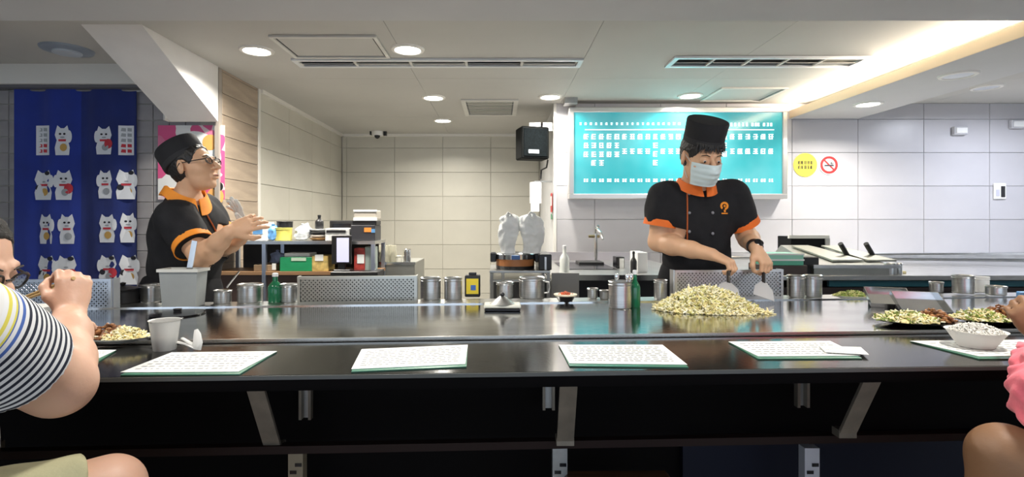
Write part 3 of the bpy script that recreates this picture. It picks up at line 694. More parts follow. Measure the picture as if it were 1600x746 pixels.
# ============ FOOD ============
def heap(name, c, rx, ry, h, n, mats, lab, cat, L=.03, r=.0022, seed=1, parent=None, base=True, power=1.4, chunk=None):
    """strands piled in a mound; one uncountable object per material"""
    rr = random.Random(seed); root = parent or thing(name, lab, cat, c)
    if base: 
        mb = MB(); mb.lathe([(1*(1-i/10), 0) for i in range(11)], n=30)
        mb.v = [Vector((v.x*rx*.93, v.y*ry*.93, h*.86*max(0, 1-(v.x**2+v.y**2))**power*(1+.15*noise.noise(Vector((v.x*4, v.y*4, seed)))))) for v in mb.v]
        mb.f = [f for f in mb.f if len(f) == 4]; o = mb.obj('mound', mats[0], root)
    for mi, m in enumerate(mats):
        mb = MB()
        for i in range(n//len(mats)):
            q = math.sqrt(rr.random()); a = rr.uniform(0, 2*math.pi); x, y = q*math.cos(a), q*math.sin(a)
            z = h*max(0, 1-q*q)**power*rr.uniform(.9, 1.12)+r
            dr = Vector((rr.uniform(-1, 1), rr.uniform(-1, 1), rr.uniform(-.35, .35)-.2*q)).normalized(); sd = dr.cross(Vector((0, 0, 1))).normalized()*rr.uniform(-.4, .4)
            l = L*rr.uniform(.5, 1.2); p0 = Vector((x*rx, y*ry, z))
            pts = [p0+dr*l*(s-.5)+sd*l*(s-.5)**2*2+Vector((0, 0, .1*l*math.sin(s*6+i))) for s in (0, .33, .66, 1)]
            for p_ in pts: p_.z = max(p_.z, r)
            if chunk: mb.ball(p0, (chunk*rr.uniform(.5, 1.3), chunk*rr.uniform(.5, 1.3), chunk*rr.uniform(.4, .8)), 6, Matrix.Rotation(a, 3, 'Z'))
            else: mb.tube(pts, r*rr.uniform(.7, 1.3), 5, cap=False)
        o = mb.obj(name+'_strands', m, root); o['kind'] = 'stuff'
    return root
M_N1 = mat('pale noodle', (.92, .80, .42), .4, 0, .1, 30); M_N2 = mat('white sprout', (.95, .90, .66), .35, 0, .08, 30); M_N3 = mat('yellow green sprout', (.76, .72, .32), .4, 0, .15, 30)
M_BR = mat('brown meat', (.20, .075, .025), .4, 0, .5, 40); M_BR2 = mat('light brown meat', (.42, .20, .08), .4, 0, .4, 40); M_GRV = mat('chopped greens', (.28, .36, .08), .5, 0, .4, 40)
c0 = at(1103, 484, ZG); heap('sprout_pile', (c0.x, c0.y, ZG), 92*c0.y/F*.86, (.115), .074, 2000, [M_N1, M_N2, M_N3, M_N2], 'big heap of pale bean sprouts and noodles cooking on the griddle', 'food', .036, .0027, 3, power=1.25)
c0 = at(1150, 490, ZG); heap('stray_sprouts', (c0.x, c0.y, ZG), .14, .05, .012, 160, [M_N1, M_N2], 'thin scatter of sprouts right of the big heap', 'food', .035, .002, 8, base=False)
def plate(u, v, rx, ry, lab, m, z=ZG):
    c = at(u, v, z); t = thing('plate', lab, 'plate', (c.x, c.y, z)); mb = MB().lathe([(.55, 0), (.6, .004), (.97, .012), (1, .015), (.95, .014), (.58, .008), (0, .008)], n=36)
    mb.v = [Vector((q.x*rx, q.y*ry, q.z)) for q in mb.v]; mb.obj('dish', m, t); return t
t = plate(1432, 507, .125, .085, 'black plate under the sprouts and meat at right, nearer the folded menu', BLACKG)
c0 = t.location; heap('stir_fry', (c0.x-.03, c0.y, ZG+.012), .095, .065, .026, 330, [M_N1, M_N2, M_GRV], 'pale fried sprouts on the left black plate of food at right', 'food', .028, .0022, 11)
heap('meat', (c0.x+.065, c0.y+.012, ZG+.012), .055, .055, .030, 90, [M_BR, M_BR2], 'brown sauced meat beside the sprouts on the black plate', 'food', seed=12, chunk=.008)
t = plate(1548, 504, .125, .085, 'black plate of food nearest the person in pink', BLACKG)
c0 = t.location; heap('stir_fry', (c0.x-.045, c0.y-.01, ZG+.012), .08, .06, .026, 260, [M_N1, M_N2, M_GRV], 'pale fried sprouts on the plate nearest the person in pink', 'food', .028, .0022, 14)
heap('meat', (c0.x+.045, c0.y+.015, ZG+.012), .065, .055, .034, 110, [M_BR, M_BR2], 'brown meat on the plate nearest the person in pink', 'food', seed=15, chunk=.008)
t = plate(183, 534, .095, .055, 'oval plate of fried noodles and meat in front of the seated man', mat('pale plate', (.55, .56, .56), .3))
c0 = t.location; heap('fried_noodles', (c0.x+.02, c0.y, ZG+.010), .065, .042, .024, 240, [M_N1, M_N2], 'pale noodles on the seated man plate', 'food', .025, .002, 21)
heap('meat', (c0.x-.022, c0.y+.005, ZG+.012), .060, .038, .03, 110, [M_BR, M_BR2], 'brown meat on the seated man plate', 'food', seed=22, chunk=.0065)
t = plate(1333, 467, .095, .05, 'shallow plate of chopped greens near the tilted pans', mat('white dish', (.7, .7, .65), .3), ZL)
c0 = t.location; heap('chopped_greens', (c0.x, c0.y, ZL+.010), .085, .04, .022, 200, [M_GRV, M_N3], 'chopped green vegetables heaped on the shallow plate', 'food', .02, .002, 25)
# rice bowl
c = at(1552, 549, ZC+.006); t = thing('rice_bowl', 'white paper bowl heaped with rice on the right menu', 'bowl', (c.x, c.y+.05, ZC+.006))
MB().lathe([(.038, 0), (.04, .003), (.064, .042), (.067, .044), (.061, .042), (.036, .006), (0, .006)], n=32).obj('bowl', mat('paper bowl', (.75, .73, .70), .6), t)
o = heap('rice', t.location, .060, .058, .022, 700, [mat('rice', (.80, .79, .74), .5)], '', '', .007, .0016, 31, parent=t, power=.8)
for ch in t.children:
    if ch.name.startswith(('mound', 'rice')): ch.location.z = .036
# plastic cup with liquid
c = at(246, 551, ZC); t = thing('plastic_cup', 'white plastic cup with brown drink on the counter beside the left menu', 'cup', (c.x, c.y+.03, ZC)); k = c.y/F
r0, r1, h = 16*k, 22*k, 47*k
MB().lathe([(r0, 0), (r0+.0005, .002), (r1, h), (r1+.002, h+.001), (r1-.0008, h-.002), (r0-.001, .003), (0, .003)], n=32).obj('body', mat('translucent cup', (.78, .78, .76), .25, trans=.45, ior=1.1), t)
MB().lathe([(r0-.0015, .003), (r0+(r1-r0)*.38-.0015, h*.40), (0, h*.40)], n=32).obj('drink', mat('milky drink', (.45, .38, .32), .2), t)
# crumpled napkin & plastic spoon
c = at(292, 552, ZC); t = thing('plastic_spoon', 'white plastic spoons in wrapper leaning beside the cup', 'cutlery', (c.x, c.y+.02, ZC+.004))
mb = MB(); mb.tube([(-.055, .03, .012), (-.02, .01, .012), (.01, 0, .006)], [.007, .006, .008], 8, .5); mb.obj('handle', WHITE, t)
mb = MB(); mb.tube([(-.045, .035, .022), (-.01, .01, .015), (.012, .0, .010)], [.005, .006, .006], 8, .5); mb.obj('handle', PAPER, t)
mb = MB(); mb.tube([(.012, 0, .002), (.017, 0, .02), (.014, .002, .04), (.010, .004, .052)], [.014, .013, .010, .005], 10, .5); mb.obj('upright_wrapper', WHITE, t)

# ============ BACK OF THE KITCHEN ============
def bx(name, u0, u1, v0, v1, d, dep, m, parent=None, ch=.003, z=None, world=True):
    a = P(u0, v1, d); b_ = P(u1, v0, d); z0 = a.z if z is None else z
    return MB().bb(a.x, b_.x, d, d+dep, z0, b_.z, ch).obj(name, m, parent, world=bool(parent))
def item(name, u0, u1, v0, v1, d, dep, m, lab, cat, z=None, parts=(), ch=.004, group=None):
    """a boxy thing: body plus front parts given as pixel rectangles"""
    a = P((u0+u1)/2, v1, d); z0 = a.z if z is None else z
    t = thing(name, lab, cat, (a.x, d, z0), group=group)
    bx('body', u0, u1, v0, v1, d, dep, m, t, ch, z=z0)
    for (nm, a0, a1, b0, b1, mm, pr) in parts: bx(nm, a0, a1, b0, b1, d-pr, pr, mm, t, 0)
    return t
# -- steel shelf rack at left
D1 = 3.55
zs = EYE-(377-VV)*D1/F; zl = EYE-(425-VV)*D1/F
xr0, xr1 = -1.94, P(586, 0, D1).x
t = thing('shelf_rack', 'steel two-tier shelf rack behind the bespectacled cook', 'rack', ((xr0+xr1)/2, D1+.2, 0))
for z, nm, x1_ in ((zs, 'top_shelf', xr1), (zl, 'middle_shelf', xr1), (.45, 'bottom_shelf', xr1)):
    MB().bb(xr0, x1_, D1, D1+.33, z-.022, z-.0).obj(nm, STEEL if nm != 'middle_shelf' else mat('brown board', (.28, .16, .08), .5), t, False, world=True)
for x in (xr0+.015, P(412, 0, D1).x, xr1-.015):
    for y in (D1+.012, D1+.318): MB().bar((x, y, 0), (x, y, zs-.022), .025, .025).obj('post', mat('post steel', (.45, .50, .60), .3, .9), t, False, world=True)
MB().bb(xr0+.05, xr1-.05, D1+.325, D1+.329, .45, zs-.03).obj('back_panel', mat('rack back', (.02, .018, .016), .6), t, False, world=True)
MB().bb(xr0+.03, xr1-.03, D1+.02, D1+.31, zl-.30, zl-.024).obj('drawer_box', mat('dark cabinet', (.05, .03, .025), .5), t, False, world=True)
zt_ = zs
BL = mat('blue packet', (.12, .32, .62), .35, 0, .3, 20); CLR = mat('clear bag', (.60, .63, .64), .2, 0, .25, 25, .4, 30); YEL = mat('yellow tub', (.62, .55, .12), .4, 0, .2, 20); BRN = mat('brown pack', (.35, .20, .08), .5, 0, .4, 20)
item('box', 391, 417, 348, 376, D1+.03, .12, WHITE, 'white box on the top shelf nearest the cook hands', 'box', zs, [('label', 395, 410, 355, 366, BL, .002)])
def bag(u, v1, w_, h_, d, m, lab, z, seed=0, name='plastic_bag'):
    c = P(u, v1, d); k = d/F; mb = MB().ball((0, 0, h_*k/2), (w_*k/2, w_*k/2*.7, h_*k/2), 16)
    for i, q in enumerate(mb.v):
        nn = noise.noise(q*25+Vector((seed, 0, 0))); q *= 1; q.x += nn*.25*w_*k; q.y += nn*.15*w_*k; q.z = max(0, q.z*(1+.25*nn))
    t = thing(name, lab, 'bag', (c.x, d+.06, z)); mb.obj('bag', m, t)
    MB().lathe([(.006, h_*k*.9), (.012, h_*k*1.08), (.004, h_*k*1.12), (0, h_*k*1.1)], n=9).obj('knot', m, t)
    return t
bag(421, 376, 22, 24, D1+.02, BL, 'blue and white plastic packet on the top shelf next to the white box', zs, 1)
pot(443, 376, 26, 20, zs, 'pale yellow tub on the top shelf', 'plastic_tub', YEL, d=D1+.05)
bag(468, 376, 26, 24, D1+.04, CLR, 'clear plastic bag on the top shelf right of the yellow tub', zs, 2)
bag(408, 357, 22, 16, D1+.2, CLR, 'clear bag behind the blue packet on the top shelf', zs+.0, 5).location.z = zs
pot(445, 352, 24, 10, zs+.09, 'small dark bowl with orange contents stacked on the yellow tub', 'bowl', BLACK, d=D1+.06, fill=mat('orange filling', (.6, .3, .1), .5)).location.z = zs+.088
for i, (v, mm) in enumerate(((376, BRN), (370, WHITE), (364, BLACK), (358, WHITE))):
    c = P(493, v, D1+.05); t = thing('plate', ('lowest brown', 'white second', 'black third', 'white topmost')[i]+' dish of the small stack on the top shelf', 'dish', (c.x, D1+.12, zs+i*.020))
    MB().lathe([(.04, 0), (.065, .016), (.067, .018), (.062, .017), (.038, .004), (0, .004)], n=24).obj('dish', mm, t)
bottle(499, 356, 13, 22, zs+.08, 'short black bottle standing on the dish stack', BLACK, BLACK, d=D1+.1)
item('food_box', 508, 545, 357, 374, D1+.03, .2, mat('pale crumpled pack', (.6, .6, .58), .5, 0, .2, 30, .5, 40), 'crumpled pale packet on the top shelf before the black appliance', 'packet', zs, [('black_stripe', 510, 540, 360, 364, BLACK, .003)])
t = item('toaster', 515, 560, 345, 376, D1+.24, .16, BLACK, 'black appliance at the rear of the top shelf', 'appliance', zs, [('dark_window', 520, 548, 350, 370, BLACKG, .004), ('dial', 551, 556, 360, 366, STEEL, .006)])
t = item('scale', 548, 586, 352, 376, D1+.04, .18, mat('dark case', (.03, .03, .035), .4), 'dark boxy machine at the right end of the top shelf', 'appliance', zs, [('orange_sticker', 569, 580, 356, 363, mat('orange sticker', (.75, .25, .04), .5), .003), ('blue_sticker', 580, 586, 358, 364, BL, .002)])
item('carton', 553, 588, 329, 343, D1+.05, .14, mat('beige carton', (.42, .38, .32), .6), 'beige box with a white rim on top of the dark machine', 'box', None, [('white_rim', 552, 589, 340, 345, WHITE, .005), ('white_edge', 552, 589, 328, 331, WHITE, .004)])
item('carton', 550, 588, 344.5, 352, D1+.05, .14, BLACK, 'black flat box between the dark machine and the beige box', 'box', None)
# middle shelf
item('plastic_tub', 437, 488, 402, 424, D1+.02, .2, GREEN, 'bright green plastic tub on the middle shelf', 'tub', zl, [('white_label', 455, 478, 403, 408, mat('pale green label', (.5, .65, .5), .5), .002)])
item('food_box', 487, 512, 400, 425, D1+.02, .16, mat('yellow pack', (.60, .44, .15), .5, 0, .4, 25), 'yellow and brown packets right of the green tub', 'packet', zl, [('label', 492, 505, 398, 408, PAPER, .002)])
item('food_box', 396, 431, 414, 425, D1-.0+.03, .2, mat('wood box', (.32, .22, .13), .6), 'wooden-coloured flat box on the middle shelf left of the green tub', 'box', zl, [('white_tag', 425, 431, 412, 422, PAPER, .003)])
bag(428, 404, 26, 20, D1+.05, mat('blue grey cloth', (.16, .20, .32), .7, 0, .3, 20), 'blue-grey folded cloth on the wooden-coloured box', zl+.045, 7)
item('paper_stack', 444, 484, 396, 402, D1+.04, .14, PAPER, 'white sheets lying on the green tub', 'paper', None)
# tablet terminal
t = thing('tablet', 'upright black-framed tablet with a pale screen standing before the rack', 'tablet', P(535, 425, D1-.06)); 
bx('frame', 518, 549, 368, 413, D1-.07, .015, BLACK, t); bx('screen', 526, 545, 372, 410, D1-.072, .002, mat('tablet screen', (.4, .4, .5), .3, emit=(.55, .55, .75), estr=.75), t, 0)
bx('stand', 528, 539, 412, 425, D1-.068, .03, BLACK, t); t.location.z = P(0, 425, D1-.06).z; bx('stand_base', 521, 547, 422, 427, D1-.08, .08, BLACK, t)
item('till', 516, 590, 425, 436, D1-.10, .2, BLACK, 'black low box carrying the tablet in front of the rack', 'box', None)
item('sauce_pack', 553, 570, 388, 424, D1+.02, .1, mat('red pack', (.40, .05, .04), .4, 0, .5, 22), 'red packet on the middle shelf right of the tablet', 'packet', zl, [('white_label', 558, 569, 398, 412, PAPER, .002)])
item('plastic_tub', 570, 585, 386, 424, D1+.02, .1, mat('pale green tub', (.42, .50, .45), .4, trans=.3), 'pale green clear tub on the middle shelf by the glasses', 'tub', zl)
# steel box with glasses
D2 = 3.9; zb_ = EYE-(411-VV)*D2/F
t = thing('steel_cabinet', 'steel cabinet carrying upturned glasses left of the tiled rear wall', 'cabinet', P(618, 0, D2)); t.location.z = 0
bx('cabinet_body', 588, 648, 411, 700, D2, .5, mat('cabinet steel', (.33, .33, .30), .4, .8), t, .004, z=0); bx('top_edge', 587, 649, 410, 414, D2-.008, .01, STEELB, t, 0); bx('door', 592, 644, 432, 520, D2-.006, .006, STEELD, t, .002)
GL = mat('beige tumbler', (.45, .43, .33), .25, trans=.35)
for i, u in enumerate((592, 603, 614, 597, 609)):
    c = P(u, 411, D2+.03+(.1 if i > 2 else 0)); t = thing('tumbler', 'beige glass tumbler, '+('front row, leftmost', 'front row, middle', 'front row, rightmost', 'back row, left', 'back row, right')[i]+', on the steel cabinet', 'glass', (c.x, c.y+.02, zb_), group='upturned tumblers on the steel cabinet')
    MB().lathe([(.028, 0), (.022, .125), (.02, .128), (0, .128)], n=16).obj('glass', GL, t); MB().lathe([(.0285, .0), (.0285, .006)], n=16).obj('rim', GL, t)
pot(623, 411, 10, 10, zb_, 'small cream cup between the tumblers and the steel shaker', 'cup', mat('cream cup', (.6, .58, .5), .4), d=D2+.03)
pot(636, 411, 12, 20, zb_, 'shiny steel shaker at the right end of the steel cabinet', 'steel_canister', STEELB, d=D2+.03)

# -- steamer cart in the middle
D3 = 3.0; zc3 = EYE-(423-VV)*D3/F
t = thing('steel_cart', 'steel cart with two shelves under the steamer', 'cart', P(812, 0, D3)); t.location.z = 0
for v, nm in ((423, 'cart_top'), (437, 'cart_shelf'), (620, 'cart_base')): bx(nm, 765, 860, v, v+4, D3, .42, STEEL, t, .002)
for u in (768, 786, 857):
    for y in (D3+.005, D3+.38): a = P(u, 425, D3); MB().bar((a.x, y, zc3-.015), (a.x, y, 0), .018, .018).obj('cart_leg', STEELD if u != 786 else STEELB, t, False, world=True)
bx('cart_back', 770, 856, 441, 640, D3+.40, .01, mat('cart back', (.08, .08, .08), .5, .4), t, 0)
c = P(806, 423, D3+.03); k = c.y/F
t = thing('rice_steamer', 'round rice steamer with brown band on the steel cart', 'steamer', (c.x, c.y+30*k, zc3)); r = 31*k; h = 26*k
MB().lathe([(r*.98, 0), (r, .004), (r, h*.18), (r*1.01, h*.2)], n=36).obj('foot', BLACK, t)
MB().lathe([(r*1.0, h*.18), (r*1.01, h*.62)], n=36).obj('brown_band', mat('brown band', (.35, .14, .05), .35, 0, .15), t)
MB().lathe([(r*1.04, h*.62), (r*1.04, h*.9), (r*.9, h), (0, h*1.06)], n=36).obj('lid', STEELB, t)
for s in (-1, 1): MB().box((s*(r*1.04+.012), -.02, h*.72), (.035, .07, h*.6), ch=.006).obj('side_handle', BLACK, t)
MB().box((0, -r*1.0, h*.75), (.05, .02, h*.25), ch=.003).obj('latch', BLUE if False else mat('latch blue', (.05, .12, .3), .4), t)
item('control_box', 842, 862, 398, 425, D3+.02, .3, BLACK, 'black box beside the steamer on the cart', 'appliance', zc3, [('silver_strip', 851, 854, 402, 422, STEEL, .003)])
M_BAG = mat('white film bag', (.78, .79, .77), .3, 0, .06, 10, .5, 22, trans=.15)
def cloth_bag(u0, u1, v0, v1, d, lab, seed):
    c = P((u0+u1)/2, v1, d); k = d/F; W_, H_ = (u1-u0)*k/2, (v1-v0)*k
    t = thing('plastic_bag', lab, 'bag', (c.x, d+.05, c.z)); mb = MB()
    def f(i, j):
        a = 2*math.pi*i; N_ = lambda q, w=0: noise.noise(Vector((1.6*math.cos(a)+seed, 1.6*math.sin(a)+w, j*q)))
        wd = W_*(.74+.26*min(1, max(0, j-.15)*3)); wd *= 1+.22*N_(4)+.08*N_(11, 5)
        if j > .88: wd *= max(.02, 1-((j-.88)/.12)**2)
        return Vector((wd*math.cos(a)+.12*W_*math.sin(seed*3+j*5), wd*.5*math.sin(a)*(1+.3*N_(9, 2)), H_*(j+.10*noise.noise(Vector((2.2*math.cos(a)+seed, 0, 3)))*j)))
    mb.grid(f, 56, 34); mb.f.append(list(range(56))[::-1]); mb.obj('bag', M_BAG, t)
    MB().tube([(-W_*.3, -W_*.3, H_*.97), (-W_*.1, -W_*.35, H_*1.04), (W_*.35, -W_*.2, H_*.98)], [.006, .012, .005], 8, .5).obj('tied_handle', M_BAG, t)
cloth_bag(779, 811, 335, 397, D3+.02, 'white plastic bag standing on the steamer, the left of two', 1.3)
cloth_bag(812, 850, 334, 397, D3+.0, 'white crumpled plastic bag on the steamer, the right of two', 4.1)
p = P(837, 318, 5.0); t = thing('paper_towel', 'white paper towel roll hanging on the side wall behind the bags', 'paper towel', (p.x, 5.0, p.z))
MB().lathe([(.012, .2), (.055, .2), (.057, .19), (.057, .0), (.05, -.004), (0, -.004)], n=24).obj('roll', PAPER, t)
m = MB(); m.bb(-.012, .158, -.01, .01, .2, .215); m.obj('holder', STEELD, t, False); MB().bb(-.05, .03, -.06, -.056, -.08, .08).obj('loose_sheet', PAPER, t, False)
p = P(858, 316, 4.85); t = thing('wall_notice', 'narrow red notice on the pale side wall under the black speaker', 'notice', (.4985, 5.0, p.z)); MB().bb(-.003, .0, -.07, .07, -.09, .09).obj('sheet', mat('notice red', (.6, .05, .05), .5), t, False); MB().bb(-.0045, -.003, -.05, .05, -.03, .06).obj('print', PAPER, t, False)
MB().bb(-.004, 0, -.04, .04, -.16, -.11).obj('green_tag', GREEN, t, False)

# -- sink unit
D4 = 3.3; zk = EYE-(431-VV)*D4/F; xs0, xs1 = P(862, 0, D4).x, P(1022, 0, D4).x
t = thing('sink_unit', 'stainless sink bench under the menu board', 'sink', ((xs0+xs1)/2, D4, 0))
MB().bb(xs0, xs1+.35, D4, 4.62, zk-.03, zk, .003).obj('bench_top', STEEL, t, world=True)
MB().bb(xs0, xs1+.35, D4-.006, D4, zk-.03, zk+.004).obj('front_edge', STEELB, t, False, world=True)
MB().bb(xs0, xs1+.35, 4.60, 4.62, zk, zk+.07).obj('backsplash', mat('backsplash', (.45, .42, .44), .35, .7), t, False, world=True)
MB().bb(xs0+.12, xs0+.5, 3.7, 4.3, zk+.001, zk+.004).obj('basin', BLACKG, t, False, world=True)
bx('side_panel', 862, 905, 427, 480, D4-.02, .02, mat('grey side panel', (.34, .33, .32), .4, .5), t, .002)
MB().bb(P(905, 0, D4).x, xs1+.35, D4+.02, D4+.5, zk-.30, zk-.28).obj('lower_shelf', STEELD, t, False, world=True)
for x in (xs0+.01, xs1+.3):
    for y in (D4+.02, 4.5): MB().bar((x, y, zk-.03), (x, y, 0), .03, .03).obj('leg', STEELD, t, False, world=True)
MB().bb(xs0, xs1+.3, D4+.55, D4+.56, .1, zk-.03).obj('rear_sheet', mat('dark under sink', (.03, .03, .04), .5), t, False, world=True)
p = P(931, 410, 4.3); t = thing('faucet', 'tall chrome tap rising over the sink bench', 'tap', (p.x, 4.3, zk))
top = EYE-(362-VV)*4.3/F-zk
MB().tube([(0, 0, 0), (0, 0, top)], .014).obj('riser', STEELB, t)
MB().tube([(0, 0, top-.02), (.0, -.03, top+.03), (.02, -.12, top-.01), (.03, -.14, top-.06)], .011).obj('spout', STEELB, t)
MB().tube([(-.06, 0, top-.04), (.03, 0, top-.04)], .012).obj('mixer_body', mat('brass', (.45, .36, .2), .3, .9), t); MB().tube([(0, -.01, top), (.015, -.03, top+.05)], .012).obj('lever', STEELB, t)
MB().lathe([(.03, 0), (.026, .012), (.014, .015)], n=20).obj('base', STEELB, t)
bottle(882, 424, 15, 44, zk, 'white pump bottle on the sink bench beside the side wall', mat('white bottle', (.72, .74, .70), .35), d=D4+.12)
item('dark_box', 963, 976, 402, 427, D4+.5, .12, BLACKG, 'small black-fronted box on the sink bench', 'box', zk, [('steel_face', 968, 975, 404, 424, STEEL, .003)])
item('steel_holder', 905, 944, 410, 420, D4+.8, .2, BLACK, 'flat dark tray beneath the tap on the sink bench', 'tray', zk)
bottle(990, 428, 10, 34, zk, 'slim dark bottle on the sink bench near the cook elbow', BLACK, BLACK, d=D4+.15)
item('plastic_box', 996, 1012, 395, 428, D4+.2, .2, WHITE, 'white plastic box on the sink bench beside the masked cook', 'box', zk)
zsh = zk-.28
pot(925, 458, 22, 22, zsh, 'steel pot on the lower shelf of the sink bench, the left one', d=D4+.05); pot(955, 458, 26, 24, zsh, 'steel pot on the lower shelf of the sink bench, the right one', 'steel_pot', STEELB, d=D4+.05)

# -- right side bench with bain-marie
D5 = 3.15; zr = EYE-(431-VV)*D5/F; xr0 = P(1195, 0, D5).x
t = thing('right_bench', 'long stainless bench along the right tiled wall', 'bench', (3.2, D5, 0))
MB().bb(xr0, 5.05, D5, 4.76, zr-.03, zr, .003).obj('bench_top', STEEL, t, world=True)
MB().bb(xr0, 5.05, 4.55, 4.77, zr, zr+.02, .003).obj('rear_upstand', STEELB, t, world=True)
MB().bb(2.0, 5.05, D5+.03, D5+.05, zr-.07, zr-.035).obj('teal_front_band', mat('teal fridge front', (.02, .10, .13), .3, .3), t, False, world=True)
MB().bb(xr0, 5.05, D5+.02, 4.7, .1, zr-.075).obj('cabinet_front', mat('dark fridge', (.02, .012, .012), .4), t, False, world=True)
for i in range(5): MB().bb(2.05+i*.6, 2.62+i*.6, D5+.008, D5+.02, .2, zr-.10).obj('door', mat('fridge door', (.03, .03, .035), .35, .5), t, False, world=True)
MB().tube([(2.9, 4.35, zr+.045), (5.0, 4.25, zr+.06)], .018).obj('pipe', STEELB, t, world=True)
MB().tube([(2.7, 4.1, zr+.035), (5.0, 3.8, zr+.03)], .014).obj('pipe', STEELB, t, world=True)
zt5 = EYE-(411-VV)*D5/F
t = thing('food_warmer', 'low stainless food warmer with two lidded wells on the right bench', 'warmer', P(1338, 0, D5+.03)); t.location.z = zr
a, b_ = P(1272, 0, D5+.03).x, P(1402, 0, D5+.03).x
mb = MB(); y0, y1 = D5+.03, D5+.78
mb.add([(a, y0, zr), (b_, y0, zr), (b_-.05, y1, zr), (a+.08, y1, zr), (a, y0, zt5-.02), (b_, y0, zt5-.02), (b_-.10, y1, zt5+.07), (a+.20, y1, zt5+.07)], [[0,3,2,1],[4,5,6,7],[0,1,5,4],[1,2,6,5],[2,3,7,6],[3,0,4,7]])
mb.obj('case', mat('warmer steel', (.42, .42, .38), .3, .9, .12, 6), t, False, world=True)
MB().bb(a-.01, b_+.01, y0-.012, y0, zt5-.035, zt5-.015).obj('front_lip', STEELB, t, False, world=True)
for q, (ua, ub) in enumerate(((1290, 1338), (1343, 1388))):
    xa, xb = P(ua, 0, D5+.2).x, P(ub, 0, D5+.2).x; MB().add([(xa, y0+.1, zt5-.003), (xb, y0+.1, zt5-.003), (xb-.02, y1-.1, zt5+.062), (xa+.05, y1-.1, zt5+.062), (xa, y0+.1, zt5+.008), (xb, y0+.1, zt5+.008), (xb-.02, y1-.1, zt5+.073), (xa+.05, y1-.1, zt5+.073)], [[0,3,2,1],[4,5,6,7],[0,1,5,4],[1,2,6,5],[2,3,7,6],[3,0,4,7]]).obj('well_lid', mat('well lid steel', (.34, .34, .29), .4, .8), t, False, world=True)
for (u0, v0, u1, v1, lab) in ((1313, 381, 1326, 399, 'black ladle handle sticking out of the food warmer, the left one'), (1353, 381, 1366, 399, 'black ladle handle sticking out of the food warmer, the right one')):
    a_, c_ = P(u1, v1+4, D5+.32), P(u0, v0, D5+.28); t = thing('ladle', lab, 'ladle', (a_.x, a_.y, a_.z)); MB().tube([a_, c_], .015, 10).obj('grip', BLACK, t, world=True); MB().tube([a_+Vector((.02, .01, -.05)), a_], .008).obj('shaft', STEELB, t, world=True)
item('register', 1236, 1290, 370, 405, D5+.95, .2, mat('matte black case', (.004, .004, .005), .7, spec=.15), 'black boxy machine behind the green boxes on the right bench', 'appliance', None, [('pale_top', 1233, 1296, 368, 373, mat('pale top', (.6, .6, .55), .5), .02), ('side', 1290, 1297, 373, 395, mat('grey side', (.35, .35, .33), .5), .01)])
t = item('black_tray', 1255, 1280, 402, 431, D5+.06, .3, BLACK, 'dark angular tray wedged left of the food warmer', 'tray', zr)
for i, (v0, v1) in enumerate(((406, 415), (397, 406))):
    item('plastic_box', 1198, 1256, v0, v1+.5, D5+.02, .2, mat('pale green box', (.10, .42, .28), .35, 0, .1) if i == 0 else mat('mint lid', (.30, .62, .48), .35), ('green plastic box behind the masked cook hand, the lower', 'mint plastic box stacked on the green one behind the cook hand')[i], 'box', None, [('white_rim', 1197, 1257, v0-.5, v0+2, WHITE, .004)])
item('shelf_box', 1196, 1262, 415, 431, D5+.02, .22, mat('dark wood box', (.05, .035, .03), .5), 'dark low box under the green plastic boxes', 'box', zr)
pot(1391, 431, 16, 18, zr, 'steel cup at the right foot of the food warmer', 'steel_cup', d=D5+.02); pot(1404, 431, 10, 18, zr, 'narrow steel cup right beside the food warmer', 'steel_cup', STEELB, d=D5+.02)
item('sponge', 1402, 1417, 424, 430, D5+.1, .05, mat('yellow sponge', (.7, .62, .35), .8), 'pale yellow sponge on the right bench', 'sponge', zr)
# steel strip of small pans along the front of the right bench
0 and item('shallow_pan', 1422, 1500, 437, 446, D5-.35, .2, STEEL, 'long shallow steel pan behind the black tray at right', 'pan', None)
